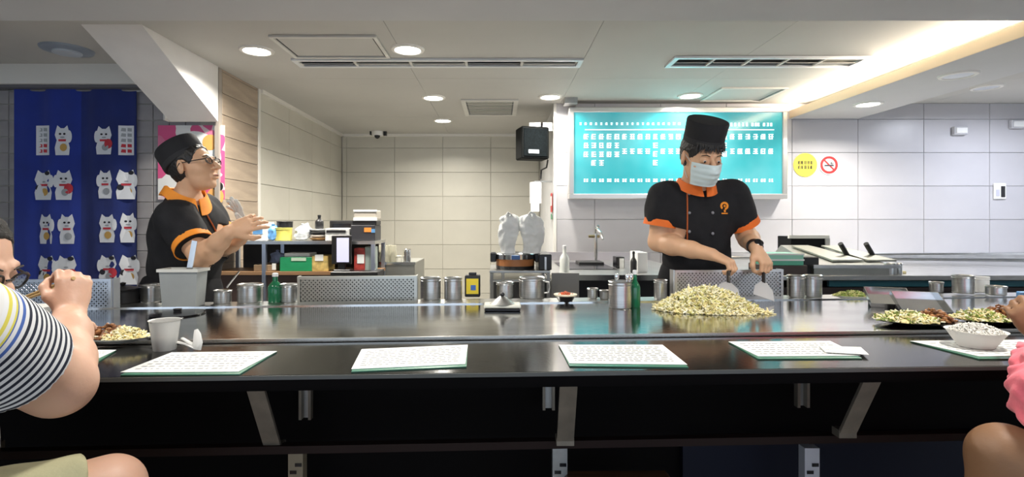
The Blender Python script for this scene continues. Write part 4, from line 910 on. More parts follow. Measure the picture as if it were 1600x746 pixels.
# ============ PEOPLE: smooth-union distance fields turned into one continuous surface ============
def V3(*a): return np.array(a, dtype=np.float32)
class Body:
    def __init__(s): s.p = []
    def cap(s, a, b, ra, rb, k=.015, sub=False, flat=None):
        """tapered capsule; flat=(axis, factor): thinner along axis"""
        a, b = np.array(a, np.float32), np.array(b, np.float32); r = max(ra, rb)
        s.p.append(('cap', a, b, ra, rb, k, sub, flat, np.minimum(a, b)-r, np.maximum(a, b)+r)); return s
    def ell(s, c, r, R=None, k=.02, sub=False):
        c = np.array(c, np.float32); r = np.array(r, np.float32); R = np.array(R, np.float32) if R is not None else np.eye(3, dtype=np.float32)
        m = float(max(r)); s.p.append(('ell', c, r, R, 0, k, sub, None, c-m, c+m)); return s
    def chain(s, pts, rs, k=.012, **kw):
        for i in range(len(pts)-1): s.cap(pts[i], pts[i+1], rs[i], rs[i+1], k, **kw)
        return s
    def cut(s, p, n, rad):
        """remove the half space beyond plane p,n within a sphere of radius rad"""
        p = np.array(p, np.float32); n = np.array(n, np.float32); n /= np.linalg.norm(n)
        s.p.append(('cut', p, n, rad, 0, 0, True, None, p-rad, p+rad)); return s
    def grow(s, t):
        b = Body()
        for q in s.p:
            q = list(q)
            if q[0] == 'cap': q[3] += t; q[4] += t; q[8] = q[8]-t; q[9] = q[9]+t
            elif q[0] == 'ell': q[2] = q[2]+t; q[8] = q[8]-t; q[9] = q[9]+t
            b.p.append(tuple(q))
        return b
    def mesh(s, h=.0045, wrinkle=0, wf=22, wdir=(1, 1, 1), seed=0):
        add = [q for q in s.p if not q[6]]
        lo = np.min([q[8] for q in add], 0)-.03; hi = np.max([q[9] for q in add], 0)+.03
        n = np.ceil((hi-lo)/h).astype(int)+1
        F_ = np.full(tuple(n), 1.0, np.float32); ax = [lo[i]+h*np.arange(n[i], dtype=np.float32) for i in range(3)]
        for q in s.p:
            kind, k, sub = q[0], q[5], q[6]; pad = .03+k*1.5
            i0 = np.clip(((q[8]-pad-lo)/h).astype(int), 0, n-1); i1 = np.clip(((q[9]+pad-lo)/h).astype(int)+2, 1, n)
            if np.any(i1 <= i0): continue
            sl = tuple(slice(a, b) for a, b in zip(i0, i1))
            X = ax[0][sl[0]][:, None, None]; Y = ax[1][sl[1]][None, :, None]; Z = ax[2][sl[2]][None, None, :]
            A = F_[sl]
            if kind == 'cap':
                a, b, ra, rb, fl = q[1], q[2], q[3], q[4], q[7]; d = b-a; L2 = max(float(d@d), 1e-9)
                t = np.clip(((X-a[0])*d[0]+(Y-a[1])*d[1]+(Z-a[2])*d[2])/L2, 0, 1)
                dx, dy, dz = X-a[0]-t*d[0], Y-a[1]-t*d[1], Z-a[2]-t*d[2]; r = ra+(rb-ra)*t
                if fl is not None:
                    f, m = np.array(fl[0], np.float32), fl[1]; w_ = dx*f[0]+dy*f[1]+dz*f[2]
                    D = (np.sqrt(np.maximum(dx*dx+dy*dy+dz*dz+(m*m-1)*w_*w_, 0))-r)/(1+.5*(m-1))
                else: D = np.sqrt(dx*dx+dy*dy+dz*dz)-r
            elif kind == 'ell':
                c, r, R = q[1], q[2], q[3]; x, y, z = X-c[0], Y-c[1], Z-c[2]
                u_, v_, w_ = [x*R[0][i]+y*R[1][i]+z*R[2][i] for i in range(3)]
                k0 = np.sqrt((u_/r[0])**2+(v_/r[1])**2+(w_/r[2])**2); k1 = np.sqrt((u_/r[0]**2)**2+(v_/r[1]**2)**2+(w_/r[2]**2)**2)
                D = k0*(k0-1)/np.maximum(k1, 1e-6)
            else:
                p, nn, rad = q[1], q[2], q[3]
                D = -((X-p[0])*nn[0]+(Y-p[1])*nn[1]+(Z-p[2])*nn[2])
                D = np.maximum(D, np.sqrt((X-p[0])**2+(Y-p[1])**2+(Z-p[2])**2)-rad)
            if sub:
                if k > 0:
                    hh = np.clip(.5-.5*(D+A)/k, 0, 1); F_[sl] = A*(1-hh)+(-D)*hh+k*hh*(1-hh)
                else: F_[sl] = np.maximum(A, -D)
            else:
                hh = np.clip(.5+.5*(A-D)/k, 0, 1); F_[sl] = A*(1-hh)+D*hh-k*hh*(1-hh)
        if wrinkle:
            m = np.argwhere(np.abs(F_) < .03); P_ = lo+m*h; wd = np.array(wdir)
            q = P_*wf*wd+seed
            nz = np.sin(q[:, 0]+1.9*np.sin(q[:, 1]*.7+q[:, 2]*.5))*np.sin(q[:, 2]*1.1+1.7*np.sin(q[:, 0]*.6-q[:, 1]*.8))+.5*np.sin(q[:, 0]*1.7+q[:, 2]*2.3+2*np.sin(q[:, 1]*1.3))
            F_[tuple(m.T)] += (wrinkle*nz).astype(np.float32)
        return surface_nets(F_, lo, h)
def surface_nets(F_, lo, h):
    s = F_ < 0; nx, ny, nz = F_.shape
    cs = [(i, j, k) for i in (0, 1) for j in (0, 1) for k in (0, 1)]
    cnt = np.zeros((nx-1, ny-1, nz-1), np.int8)
    for i, j, k in cs: cnt += s[i:nx-1+i, j:ny-1+j, k:nz-1+k]
    act = (cnt > 0) & (cnt < 8); ijk = np.argwhere(act); idx = np.full(act.shape, -1, np.int32); idx[act] = np.arange(len(ijk))
    acc = np.zeros((len(ijk), 3)); w_ = np.zeros(len(ijk))
    for a in cs:
        for ax in range(3):
            if a[ax]: continue
            b = list(a); b[ax] = 1
            fa = F_[ijk[:, 0]+a[0], ijk[:, 1]+a[1], ijk[:, 2]+a[2]]; fb = F_[ijk[:, 0]+b[0], ijk[:, 1]+b[1], ijk[:, 2]+b[2]]
            m = (fa < 0) != (fb < 0); t = fa[m]/(fa[m]-fb[m]); pt = np.tile(np.array(a, float), (m.sum(), 1)); pt[:, ax] += t; acc[m] += pt; w_[m] += 1
    V = (ijk+acc/w_[:, None])*h+lo
    quads = []
    for ax in range(3):
        o1, o2 = (ax+1) % 3, (ax+2) % 3
        A = np.take(s, range(0, s.shape[ax]-1), ax); B = np.take(s, range(1, s.shape[ax]), ax)
        e = np.argwhere(A != B); ok = (e[:, o1] > 0) & (e[:, o2] > 0) & (e[:, o1] < s.shape[o1]-1) & (e[:, o2] < s.shape[o2]-1); e = e[ok]
        ins = s[e[:, 0], e[:, 1], e[:, 2]]
        def cell(d1, d2):
            q = e.copy(); q[:, o1] += d1; q[:, o2] += d2; return idx[q[:, 0], q[:, 1], q[:, 2]]
        q = np.stack([cell(-1, -1), cell(0, -1), cell(0, 0), cell(-1, 0)], 1); q[~ins] = q[~ins][:, ::-1]; quads.append(q)
    Q = np.concatenate(quads); return V, Q[(Q >= 0).all(1)]
def fast_obj(name, V, Q, m, parent):
    o3 = np.array(world_m(parent).inverted()) if parent else np.eye(4); V = V @ o3[:3, :3].T+o3[:3, 3]
    me = bpy.data.meshes.new(name); me.vertices.add(len(V)); me.vertices.foreach_set('co', V.astype(np.float32).ravel())
    me.loops.add(len(Q)*4); me.loops.foreach_set('vertex_index', Q.astype(np.int32).ravel())
    me.polygons.add(len(Q)); me.polygons.foreach_set('loop_start', np.arange(0, len(Q)*4, 4, dtype=np.int32)); me.polygons.foreach_set('loop_total', np.full(len(Q), 4, np.int32))
    me.update(calc_edges=True); me.polygons.foreach_set('use_smooth', [True]*len(Q)); me.materials.append(m)
    o = bpy.data.objects.new(name, me); COL.objects.link(o); o.parent = parent; return o
def bvh(V, Q): return BVHTree.FromPolygons([tuple(v) for v in V], [tuple(int(i) for i in q) for q in Q])
def snap(tree, u, v):
    o = Vector((0, 0, EYE)); d = (P(u, v, 1)-o).normalized(); h = tree.ray_cast(o, d); return h[0], h[1]
def basis(yaw, pitch=0, roll=0):
    """columns: right, forward, up. yaw 0 faces the camera (-y); positive yaw turns to picture right; pitch>0 looks down"""
    f0 = Vector((math.sin(yaw), -math.cos(yaw), 0)); r0 = f0.cross(Vector((0, 0, 1)))
    f = (f0*math.cos(pitch)-Vector((0, 0, 1))*math.sin(pitch)).normalized(); u = r0.cross(f)
    R = Matrix((r0, f, u)).transposed()
    return R @ Matrix.Rotation(roll, 3, 'Y')
def head(b, c, R, s=1.0, ears=True):
    L = lambda x, y, z: c+R @ Vector((x*s, y*s, z*s))
    E = lambda cc, r, k=.02, sub=False, Rr=None: b.ell(L(*cc), [q*s for q in r], (R @ Rr if Rr else R), k, sub)
    E((0, -.018, .032), (.076, .094, .084), .02); E((0, .028, -.02), (.062, .062, .082), .03); E((0, .030, -.068), (.046, .046, .042), .03); E((0, .066, -.098), (.020, .017, .016), .02)
    for q in (-1, 1):
        E((q*.043, .052, -.026), (.022, .026, .022), .02); b.cap(L(q*.012, .087, .026), L(q*.038, .079, .027), .008*s, .007*s, .012)
    b.chain([L(0, .086, .016), L(0, .104, -.008), L(0, .118, -.027)], [.0075*s, .009*s, .0115*s], .008)
    for q in (-1, 1): E((q*.012, .101, -.031), (.008, .010, .007), .006)
    for q in (-1, 1): b.ell(L(q*.031, .100, .006), (.017*s, .014*s, .010*s), R, .01, True)
    for q in (-1, 1): b.ell(L(q*.031, .0780, .005), (.0155*s, .0150*s, .0140*s), R, .004)
    for q in (-1, 1): b.ell(L(q*.031, .0955, .003), (.0125*s, .008*s, .0042*s), R, .002, True)
    b.cap(L(-.017, .090, -.058), L(.017, .090, -.058), .0065*s, .0065*s, .006); b.cap(L(-.015, .089, -.069), L(.015, .089, -.069), .0075*s, .0075*s, .006)
    b.cap(L(-.022, .100, -.0635), L(.022, .100, -.0635), .003*s, .003*s, .004, sub=True)
    if ears:
        for q in (-1, 1):
            Rr = Matrix.Rotation(q*-.35, 3, 'Z'); E((q*.080, -.008, -.004), (.0085, .020, .033), .006, False, Rr); E((q*.089, -.002, 0), (.006, .010, .016), .004, True, Rr)
    return L
def hand(b, w, along, back, thumb, curl, s=1.0, spread=.06, tcurl=.5, fr=.0085):
    """w wrist, along palm direction, back = back-of-hand direction, thumb=+1/-1 side (along x back)"""
    y = Vector(along).normalized(); z = Vector(back); z = (z-y*z.dot(y)).normalized(); x = y.cross(z)*thumb
    R = Matrix((x, y, z)).transposed(); L = lambda a, bb, c: w+R @ Vector((a*s, bb*s, c*s))
    b.cap(w, L(0, .03, 0), .024*s, .026*s, .012, flat=(z, 1.25)); b.ell(L(0, .050, 0), (.038*s, .046*s, .015*s), R, .012)
    tips = []
    for i, (fx, ln, r) in enumerate(((.028, .072, 1), (.009, .080, 1.03), (-.010, .074, 1), (-.028, .058, .88))):
        c_ = curl[i] if isinstance(curl, (list, tuple)) else curl
        p = L(fx, .086-abs(fx)*.12, 0); b.cap(L(fx*.6, .04, 0), p, .012*s, fr*1.1*s*r, .008)
        a = 0; pts = [p]; yaw = fx/.03*spread
        for seg, fctr in ((.44, .8), (.32, 1.1), (.24, .8)):
            a += c_*fctr; d = R @ Vector((math.sin(yaw)*math.cos(a), math.cos(yaw)*math.cos(a), -math.sin(a))); p = p+d*ln*seg*s; pts.append(p)
        b.chain(pts, [fr*1.08*s*r, fr*1.0*s*r, fr*.92*s*r, fr*.8*s*r], .0035); tips.append(pts[-1])
    t0, t1 = L(.018, .02, -.004), L(.042, .046, -.012); d1 = R @ Vector((.55-.4*tcurl, .75, -.25-.35*tcurl)).normalized(); d2 = R @ Vector((.25-.7*tcurl, .8, -.2-.45*tcurl)).normalized()
    t2 = t1+d1*.032*s; t3 = t2+d2*.026*s; b.chain([t0, t1, t2, t3], [.016*s, .0125*s, .0105*s, .0088*s], .008)
    return L, tips
def limb(b, a, m, c, r0, r1, r2, r3, k=.02):
    """upper and lower limb with muscle bulge"""
    a, m, c = Vector(a), Vector(m), Vector(c); b.chain([a, a.lerp(m, .4), m], [r0, r0*1.0, r1], k); b.chain([m, m.lerp(c, .28), c.lerp(m, .35), c], [r1, r2, (r2+r3)/2*.98, r3], k)
def legs(b, hipL, hipR, knL, knR, anL, anR, fwd, rh=.085, rk=.056, ra=.038):
    for h_, k_, a_ in ((hipL, knL, anL), (hipR, knR, anR)):
        limb(b, h_, k_, a_, rh, rk, rk*1.02, ra); f = Vector(fwd); t = Vector(a_)+f*.13; t.z = .035; hl = Vector(a_)-f*.04; hl.z = .035; b.chain([a_, (hl+t)/2+Vector((0, 0, .015)), t], [ra, .036, .03]); b.cap(hl, t, .032, .03)
def torso(b, pel, chest, nb, sL, sR, R, w=1.0, depth=1.0, belly=0):
    """R columns right, forward, up"""
    pel, chest, nb = Vector(pel), Vector(chest), Vector(nb); f = R @ Vector((0, 1, 0)); r = R @ Vector((1, 0, 0))
    b.ell(pel, (.165*w, .118*depth, .12), R, .05); mid = pel.lerp(chest, .5)+f*.0
    b.ell(mid, (.150*w, (.112+belly)*depth, .17), R, .05); b.ell(chest, (.168*w, .118*depth, .17), R, .05)
    for q in (sL, sR): q = Vector(q); b.cap(nb-Vector((0, 0, .035)), q, .055, .060, .05); b.cap(chest, q-Vector((0, 0, .02)), .09, .062, .05)

M_SKIN = mat('skin', (.66, .39, .235), .5, 0, .06, 10, .06, 150, sss=.12)
M_SKIN2 = mat('skin pink', (.68, .41, .29), .5, 0, .07, 8, .06, 130, sss=.12)
M_SKIN3 = mat('shaded tan skin', (.25, .13, .065), .55, 0, .06, 8, .05, 130, sss=.08)  # brown skin, darkened further with shading put into its colour
M_SHIRT = mat('black chef cloth', (.016, .016, .018), .8, 0, .15, 20, .12, 260, spec=.2)
M_APRON = mat('black apron cloth', (.009, .009, .011), .85, 0, .15, 20, .12, 260, spec=.2)
M_CAP = mat('black cap cloth', (.010, .010, .012), .85, 0, .1, 20, .15, 300)
M_ORG = mat('orange trim', (.80, .16, .015), .7, 0, .06, 20)
M_ORG2 = mat('amber orange trim', (.85, .28, .02), .7, 0, .06, 20)
M_HAIR = mat('black hair', (.010, .008, .007), .45, 0, .3, 60, .4, 120, (1, 1, .3))
M_TROU = mat('dark trousers', (.015, .015, .02), .8)
M_LIPS = mat('lips', (.42, .17, .13), .5)
M_EYEW = mat('eye white', (.7, .7, .68), .25)
def eyes(L, R, t, s=1.0, gaze=(0, 0)):
    for q in (-1, 1):
        c = L(q*.031, .0785, .004); mb = MB().ball(c, .0125*s, 14); e = mb.obj('eye', M_EYEW, t, world=True)
        d = (R @ Vector((gaze[0], 1, gaze[1]))).normalized(); MB().ball(c+d*.0080*s, .0062*s, 10).obj('iris', mat('iris', (.02, .012, .008), .15), e, world=True).parent = e
        mb = MB().tube([L(q*.014, .0935, .024), L(q*.032, .0935, .030), L(q*.048, .082, .024)], [.002*s, .0032*s, .0018*s], 6, .7); mb.obj('eyebrow', M_HAIR, t, world=True)
def fix_child(o, parent):   # re-express a thing-level child as a sub-part
    o.parent = parent
def band(a, b_, ra, rb, th, m, name, t, n=28, flat=None):
    """short hollow tube around a limb"""
    a, b_ = Vector(a), Vector(b_); d = (b_-a).normalized(); x = d.orthogonal().normalized(); y = d.cross(x); R = Matrix((x, y, d)).transposed(); L = (b_-a).length
    return MB().lathe([(ra, 0), (ra+th, 0), (rb+th, L), (rb, L), (ra, 0)], a, n, R).obj(name, m, t, world=True)
def loop_band(name, pts_lo, pts_hi, th, m, t, closed=True):
    """cloth band between two loops (collar, mask)"""
    n = len(pts_lo); c = sum(pts_lo, Vector())/n; mb = MB(); rows = [pts_lo, pts_hi, [p+(p-c).normalized()*th for p in pts_hi], [p+(p-c).normalized()*th for p in pts_lo]]
    v = [p for r in rows for p in r]; f = []
    for i in range(4):
        for k in range(n if closed else n-1): f.append([i*n+k, i*n+(k+1) % n, ((i+1) % 4)*n+(k+1) % n, ((i+1) % 4)*n+k])
    if not closed: f += [[0, n, 2*n, 3*n][::-1], [n-1, 2*n-1, 3*n-1, 4*n-1]]
    return mb.add(v, f).obj(name, m, t, world=True)
def hair_cap(L, R, s=1.0, thick=.008, back=True, low=-.03, front=.055, mat_=None, t=None, name='hair'):
    h = Body(); h.ell(L(0, -.018, .032), ((.076+thick)*s, (.094+thick)*s, (.084+thick)*s), R, .02)
    if back: h.ell(L(0, -.045, -.015), (.060*s, .048*s, .055*s), R, .03)
    f = R @ Vector((0, 1, 0)); u = R @ Vector((0, 0, 1))
    h.cut(L(0, front, .04), (f*1.0-u*.35), .2); h.cut(L(0, 0, low), (-u*1.0+f*.55), .2)
    for q in (-1, 1): h.ell(L(q*.092, .004, -.010), (.030*s, .034*s, .044*s), R, .004, True)
    V, Q = h.mesh(.003, wrinkle=.0012, wf=160); return fast_obj(name, V, Q, mat_ or M_HAIR, t)
def chef_cap(L, R, t, s=1.0, tilt=0.0, h=.09, r=.088, z0=.055, y0=-.016, flare=1.06):
    Rt = R @ Matrix.Rotation(tilt, 3, 'X'); mb = MB(); n = 36; prof = [(1.0, 0), (1.015, .004), (1.01, .018), (1.02, .020), (flare, h), (flare-.03, h+.006), (.6, h+.008), (0, h+.009)]
    v = []
    mb.lathe([(r*a, z) for a, z in prof], (0, 0, 0), n); mb.v = [L(0, y0, z0)+Rt @ Vector((q.x*s*.93, q.y*s*1.10, q.z*s)) for q in mb.v]
    mb.obj('cap', M_CAP, t, world=True)
    mb = MB().lathe([(r*1.012, .002), (r*1.03, .004), (r*1.03, .024), (r*1.012, .026)], (0, 0, 0), n); mb.v = [L(0, y0, z0)+Rt @ Vector((q.x*s*.93, q.y*s*1.10, q.z*s)) for q in mb.v]; o = mb.obj('cap_band', mat('cap band', (.018, .018, .02), .8), t, world=True)

def sleeve(sh, a, m, fr, r0, r1, t, k=.03):
    """shirt sleeve from shoulder a towards elbow m, ending at fraction fr"""
    a, m = Vector(a), Vector(m); e = a.lerp(m, fr); d = (m-a).normalized(); ex = e+d*.05
    sh.chain([a, a.lerp(e, .5), ex], [r0+t, (r0+r1)/2+t*1.2, r1+t*1.5], k); sh.cut(e, d, .13)
    return e, d

# ---------- masked cook ----------
t = thing('person', 'cook in black cap, white face mask and orange-trimmed black jacket turning sprouts on the griddle', 'person', (.92, 2.52, 0))
Rh = basis(math.radians(8), math.radians(20)); hc = P(1096, 246, 2.33)
Rb = basis(math.radians(4), math.radians(6))
nb = P(1087, 293, 2.42); sL, sR = P(1040, 309, 2.46), P(1142, 307, 2.46); eL, eR = P(1028, 378, 2.47), P(1166, 368, 2.50)
wL, wR = P(1112, 398, 2.22), P(1181, 388, 2.28)
chest = P(1089, 345, 2.48); pel = P(1088, 455, 2.53)
b = Body(); L = head(b, hc, Rh, 1.02); b.cap(L(0, -.022, -.06), nb-Vector((0, -.01, .02)), .056, .060, .02)
torso(b, pel, chest, nb, sL, sR, Rb)
arms = Body()
for (s_, e_, w_) in ((sL, eL, wL), (sR, eR, wR)): limb(b, s_, e_, w_, .055, .043, .045, .027)
hL = hand(b, wL, (.10, -.10, -.055), (.25, -.35, .85), -1, 1.05, .98, tcurl=.9)
hR = hand(b, wR, (.035, -.075, -.10), (.35, -.75, .5), 1, .95, .98, tcurl=.8)
hips = [pel+Vector((-.085, 0, -.05)), pel+Vector((.085, 0, -.05))]; kn = [Vector((h_.x, h_.y-.01, .48)) for h_ in hips]; an = [Vector((h_.x, h_.y+.02, .08)) for h_ in hips]
legs(b, *hips, *kn, *an, (0, -1, 0))
V, Q = b.mesh(.0045); fast_obj('body', V, Q, M_SKIN, t)
eyes(L, Rh, t, 1.02, (0, -.4))
sh = Body(); torso(sh, pel, chest, nb, sL, sR, Rb, 1.0); sh = sh.grow(.010); c1, d1 = sleeve(sh, sL, eL, .62, .055, .05, .018); c2, d2 = sleeve(sh, sR, eR, .72, .055, .05, .018)
sh.cap(nb+Vector((0, .0, .12)), nb-Vector((0, 0, .0)), .052, .056, .006, sub=True); sh.cut(nb+Vector((0, -.01, .022)), (0, -.15, 1), .10); sh.cut(pel-Vector((0, 0, .05)), (0, 0, -1), .3)
V, Q = sh.mesh(.005, .0026, 26, (1, 1, .8), 2); fast_obj('jacket', V, Q, M_SHIRT, t); tree = bvh(V, Q)
for (c_, d_, nm) in ((c1, d1, 'sleeve_cuff'), (c2, d2, 'sleeve_cuff')): band(c_-d_*.026, c_+d_*.006, .0745, .0775, .004, M_ORG, nm, t)
ap = Body(); ap.ell(pel+Vector((0, 0, .06)), (.178, .138, .18), Rb, .04); ap.cap(pel-Vector((0, 0, .02)), pel-Vector((0, 0, .4)), .17, .19, .05, flat=((0, 1, 0), 1.4)); ap.cut(P(1085, 388, 2.5), (0, 0, 1), .3)
V, Q = ap.mesh(.006, .002, 20); fast_obj('apron', V, Q, M_APRON, t)
tr = Body()
for h_, k_, a_ in zip(hips, kn, an): tr.chain([h_, k_, a_+Vector((0, 0, .02))], [.10, .08, .065], .03)
V, Q = tr.mesh(.008); fast_obj('trousers', V, Q, M_TROU, t)
def ring(c, rx, ry, R, n=40, a0=0, a1=2*math.pi, dip=0, dz=0):
    out = []
    for k in range(n):
        a = a0+(a1-a0)*k/(n-1 if a1-a0 < 6.2 else n); out.append(c+R @ Vector((rx*math.sin(a), ry*math.cos(a), dz-dip*max(0, math.cos(a)))))
    return out
loop_band('collar', ring(nb, .088, .100, Rb, 48, .07, 2*math.pi-.07, .040, .004), ring(nb+Vector((0, -.004, .0)), .074, .080, Rb, 48, .15, 2*math.pi-.15, .034, .038), .006, M_ORG, t, False)
hair_cap(L, Rh, 1.02, .007, True, -.045, .062, None, t)
mb = MB(); r_ = random.Random(5)
for i in range(70):
    x = -.062+.124*i/69; y = .078*math.sqrt(max(.05, 1-(x/.082)**2)); ln = r_.uniform(.010, .030); dx = r_.uniform(-.012, .012)
    mb.tube([L(x, y*.98+.004, .075), L(x+dx*.4, y+.012, .062), L(x+dx, y+.013, .060-ln)], [.0035, .003, .0006], 5)
mb.obj('fringe', M_HAIR, t, world=True)['kind'] = 'stuff'
chef_cap(L, Rh, t, 1.0, -.10, .092, .087, .066, -.010, 1.05)
# mask
def mk(i, j):
    a = (i-.5)*2.25; zz = -.008-.098*j; bul = .013*math.sin(math.pi*j)*math.cos(a)+.040*max(0, math.cos(a*1.5))**3*(1-abs(j-.25)*1.6 if j < .8 else .1)
    pl = .0022*math.sin(j*2*math.pi*4); rx, ry = .073-.018*max(0, j-.35), .074-.010*max(0, j-.6)
    return L((rx+.004)*math.sin(a), .018+(ry+.006+bul*.85+pl)*math.cos(a), zz)
mb = MB().grid(mk, 36, 36); M_MASK = mat('surgical mask', (.62, .73, .74), .75, 0, .05, 20); mb.v += [q+(Rh @ Vector((0, -.002, 0))) for q in mb.v]; nn_ = len(mb.v)//2; mb.f += [[i+nn_ for i in q[::-1]] for q in mb.f]; mk_o = mb.obj('face_mask', M_MASK, t, world=True)
for q in (-1, 1): MB().tube([L(q*.066, .035, -.012), L(q*.078, .005, .012), L(q*.084, -.018, .006), L(q*.080, -.020, -.02), L(q*.066, .03, -.085)], .0013, 6).obj('ear_loop', M_MASK, t, world=True)
# orange placket line, buttons, chest emblem, following the jacket surface
def on_shirt(tree, u, v, off=.002):
    p, n = snap(tree, u, v); return (p+n*off) if p else None
pts = [on_shirt(tree, 1074+ (v-300)*.0, v) for v in range(302, 385, 5)]; pts = [p for p in pts if p]
if len(pts) > 2: MB().tube(pts, .0035, 6).obj('piping', mat('rust piping', (.45, .10, .02), .7), t, world=True)
for (u, v) in ((1077, 303), (1110, 302), (1077, 333), (1113, 333), (1077, 362), (1113, 365)):
    p, n = snap(tree, u, v)
    if p: MB().ball(p+n*.003, .0075, 10).obj('button', mat('grey button', (.22, .22, .24), .35), t, world=True)
def emblem(tree, u0, v0, s, t, m):
    mb = MB()
    def q(poly):
        v = [on_shirt(tree, u0+x*s, v0+y*s, .004) for x, y in poly]
        if all(v): mb.add(v, [list(range(len(v)))])
    n = 16
    for k in range(n-2): a, b_ = 2*math.pi*k/n+2.2, 2*math.pi*(k+1)/n+2.2; q([(.5*math.cos(a), .5*math.sin(a)), (math.cos(a), math.sin(a)), (math.cos(b_), math.sin(b_)), (.5*math.cos(b_), .5*math.sin(b_))])
    q([(-.25, 0), (.1, -.35), (.4, .1), (.05, .35)]); q([(-.15, .9), (.3, .9), (.35, 1.5), (-.1, 1.5)]); q([(-.7, 1.65), (.8, 1.65), (.8, 1.95), (-.7, 1.95)])
    if mb.v: mb.obj('chest_emblem', m, t, False)
    for c_ in t.children:
        if c_.name.startswith('chest_emblem') and 'placed' not in c_: 
            im = world_m(t).inverted(); c_.data.transform(im); c_['placed'] = 1
emblem(tree, 1131, 322, 6.5, t, M_ORG2)
# watch
d = (wR-eR).normalized(); wc = wR-d*.022; band(wc-d*.012, wc+d*.012, .030, .029, .004, BLACK, 'watch_strap', t); MB().lathe([(.018, 0), (.019, .008), (.016, .010), (0, .010)], wc+Vector((.003, -.026, .016)), 20, Matrix.Rotation(.9, 3, 'X')).obj('watch_case', BLACKG, t, world=True)
# spatulas
def spatula(hc_, tip, lab, wd=.085):
    hc_, tip = Vector(hc_), Vector(tip); t = thing('spatula', lab, 'spatula', tip); d = (hc_-tip).normalized(); top = hc_+d*.05
    neck = tip+d*.085
    MB().tube([top, hc_-d*.03], .010, 10).obj('handle', BLACK, t, world=True); MB().tube([hc_-d*.03, neck-d*.0], .0075, 8).obj('shaft', BLACK, t, world=True)
    s_ = Vector((1, .15, 0)); s_ = (s_-d*s_.dot(d)).normalized(); n = s_.cross(d)
    MB().prism([(-wd/2, 0), (wd/2, 0), (wd*.42, .055), (wd*.12, .09), (-wd*.12, .09), (-wd*.42, .055)], tip, s_, d, .002).obj('blade', mat('worn blade steel', (.72, .72, .74), .35, .6), t, False, world=True)
gL = wL+Vector((.10, -.10, -.055)).normalized()*.075+Vector((0, 0, -.025)); gR = wR+Vector((.035, -.075, -.10)).normalized()*.075+Vector((.0, .015, -.025))
spatula(gL, P(1138, 461, 2.0), 'steel spatula held in the masked cook hand at left, its blade in the sprout heap')
spatula(gR, P(1193, 466, 2.13), 'steel spatula held in the masked cook hand wearing the watch')

# ---------- bespectacled cook in profile ----------
t = thing('person', 'cook with glasses and tilted black cap in profile, holding his gloved hands together', 'person', (-1.42, 2.45, 0))
Rh = basis(math.radians(84), math.radians(-14)); hc = P(303, 262, 2.40)
Rb = basis(math.radians(62), math.radians(-2))
nb = P(290, 309, 2.43); sN, sF = P(276, 341, 2.33), P(318, 328, 2.60); eN, eF = P(316, 404, 2.24), P(350, 385, 2.56)
wN, wF = P(358, 363, 2.16), P(384, 365, 2.36)
chest = P(296, 368, 2.46); pel = P(284, 470, 2.46)
b = Body(); L = head(b, hc, Rh, 1.0); b.cap(L(0, -.030, -.050), nb-Vector((0, 0, .02)), .048, .054, .012)
torso(b, pel, chest, nb, sN, sF, Rb)
limb(b, sN, eN, wN, .056, .046, .048, .028); limb(b, sF, eF, wF, .056, .044, .046, .028)
hand(b, wN, (.09, .06, .05), (.1, -1, .2), 1, [.25, .3, .35, .45], 1.0, .18, .2)
hand(b, wF, (-.02, -.02, .10), (.7, .6, .1), -1, [.1, .15, .25, .35], 1.0, .30, .1)
hips = [pel+Rb @ Vector((q*.085, 0, -.05)) for q in (-1, 1)]; kn = [Vector((h_.x+.01, h_.y, .48)) for h_ in hips]; an = [Vector((h_.x, h_.y, .08)) for h_ in hips]
legs(b, *hips, *kn, *an, (.9, -.4, 0))
V, Q = b.mesh(.0045); fast_obj('body', V, Q, M_SKIN, t); eyes(L, Rh, t, 1.0, (0, 0))
MB().tube([L(-.018, .0965, -.062), L(0, .101, -.060), L(.018, .0965, -.062)], [.002, .005, .002], 8, .8).obj('lips', M_LIPS, t, world=True)
sh = Body(); torso(sh, pel, chest, nb, sN, sF, Rb); sh = sh.grow(.010); c1, d1 = sleeve(sh, sN, eN, .70, .057, .052, .020); c2, d2 = sleeve(sh, sF, eF, .70, .057, .052, .018)
sh.cap(nb+Vector((0, 0, .12)), nb, .052, .056, .006, sub=True); sh.cut(nb+Vector((0.0, -.0, .012)), (.55, -.25, 1), .105); sh.cut(pel-Vector((0, 0, .05)), (0, 0, -1), .3)
V, Q = sh.mesh(.005, .0028, 26, (1, 1, .8), 5); fast_obj('jacket', V, Q, M_SHIRT, t); tree = bvh(V, Q)
for c_, d_ in ((c1, d1), (c2, d2)): band(c_-d_*.026, c_+d_*.006, .0775, .081, .004, M_ORG2, 'sleeve_cuff', t)
loop_band('collar', ring(nb, .098, .108, Rb, 48, .05, 2*math.pi-.05, .095, .010), ring(nb+Vector((.0, 0, 0)), .078, .084, Rb, 48, .12, 2*math.pi-.12, .060, .048), .006, M_ORG2, t, False)
pts = [on_shirt(tree, u, v) for u, v in ((320, 330), (325, 340), (331, 350), (337, 362), (341, 375))]; pts = [p for p in pts if p]
if len(pts) > 2: MB().tube(pts, .0035, 6).obj('piping', mat('rust piping', (.45, .10, .02), .7), t, world=True)
ap = Body(); ap.ell(pel+Vector((0, 0, .04)), (.178, .136, .17), Rb, .04); ap.cap(pel-Vector((0, 0, .02)), pel-Vector((0, 0, .4)), .17, .18, .05); ap.cut(P(285, 430, 2.45), (0, 0, 1), .3)
V, Q = ap.mesh(.006, .002, 20); fast_obj('apron', V, Q, M_APRON, t)
tr = Body()
for h_, k_, a_ in zip(hips, kn, an): tr.chain([h_, k_, a_+Vector((0, 0, .02))], [.10, .08, .065], .03)
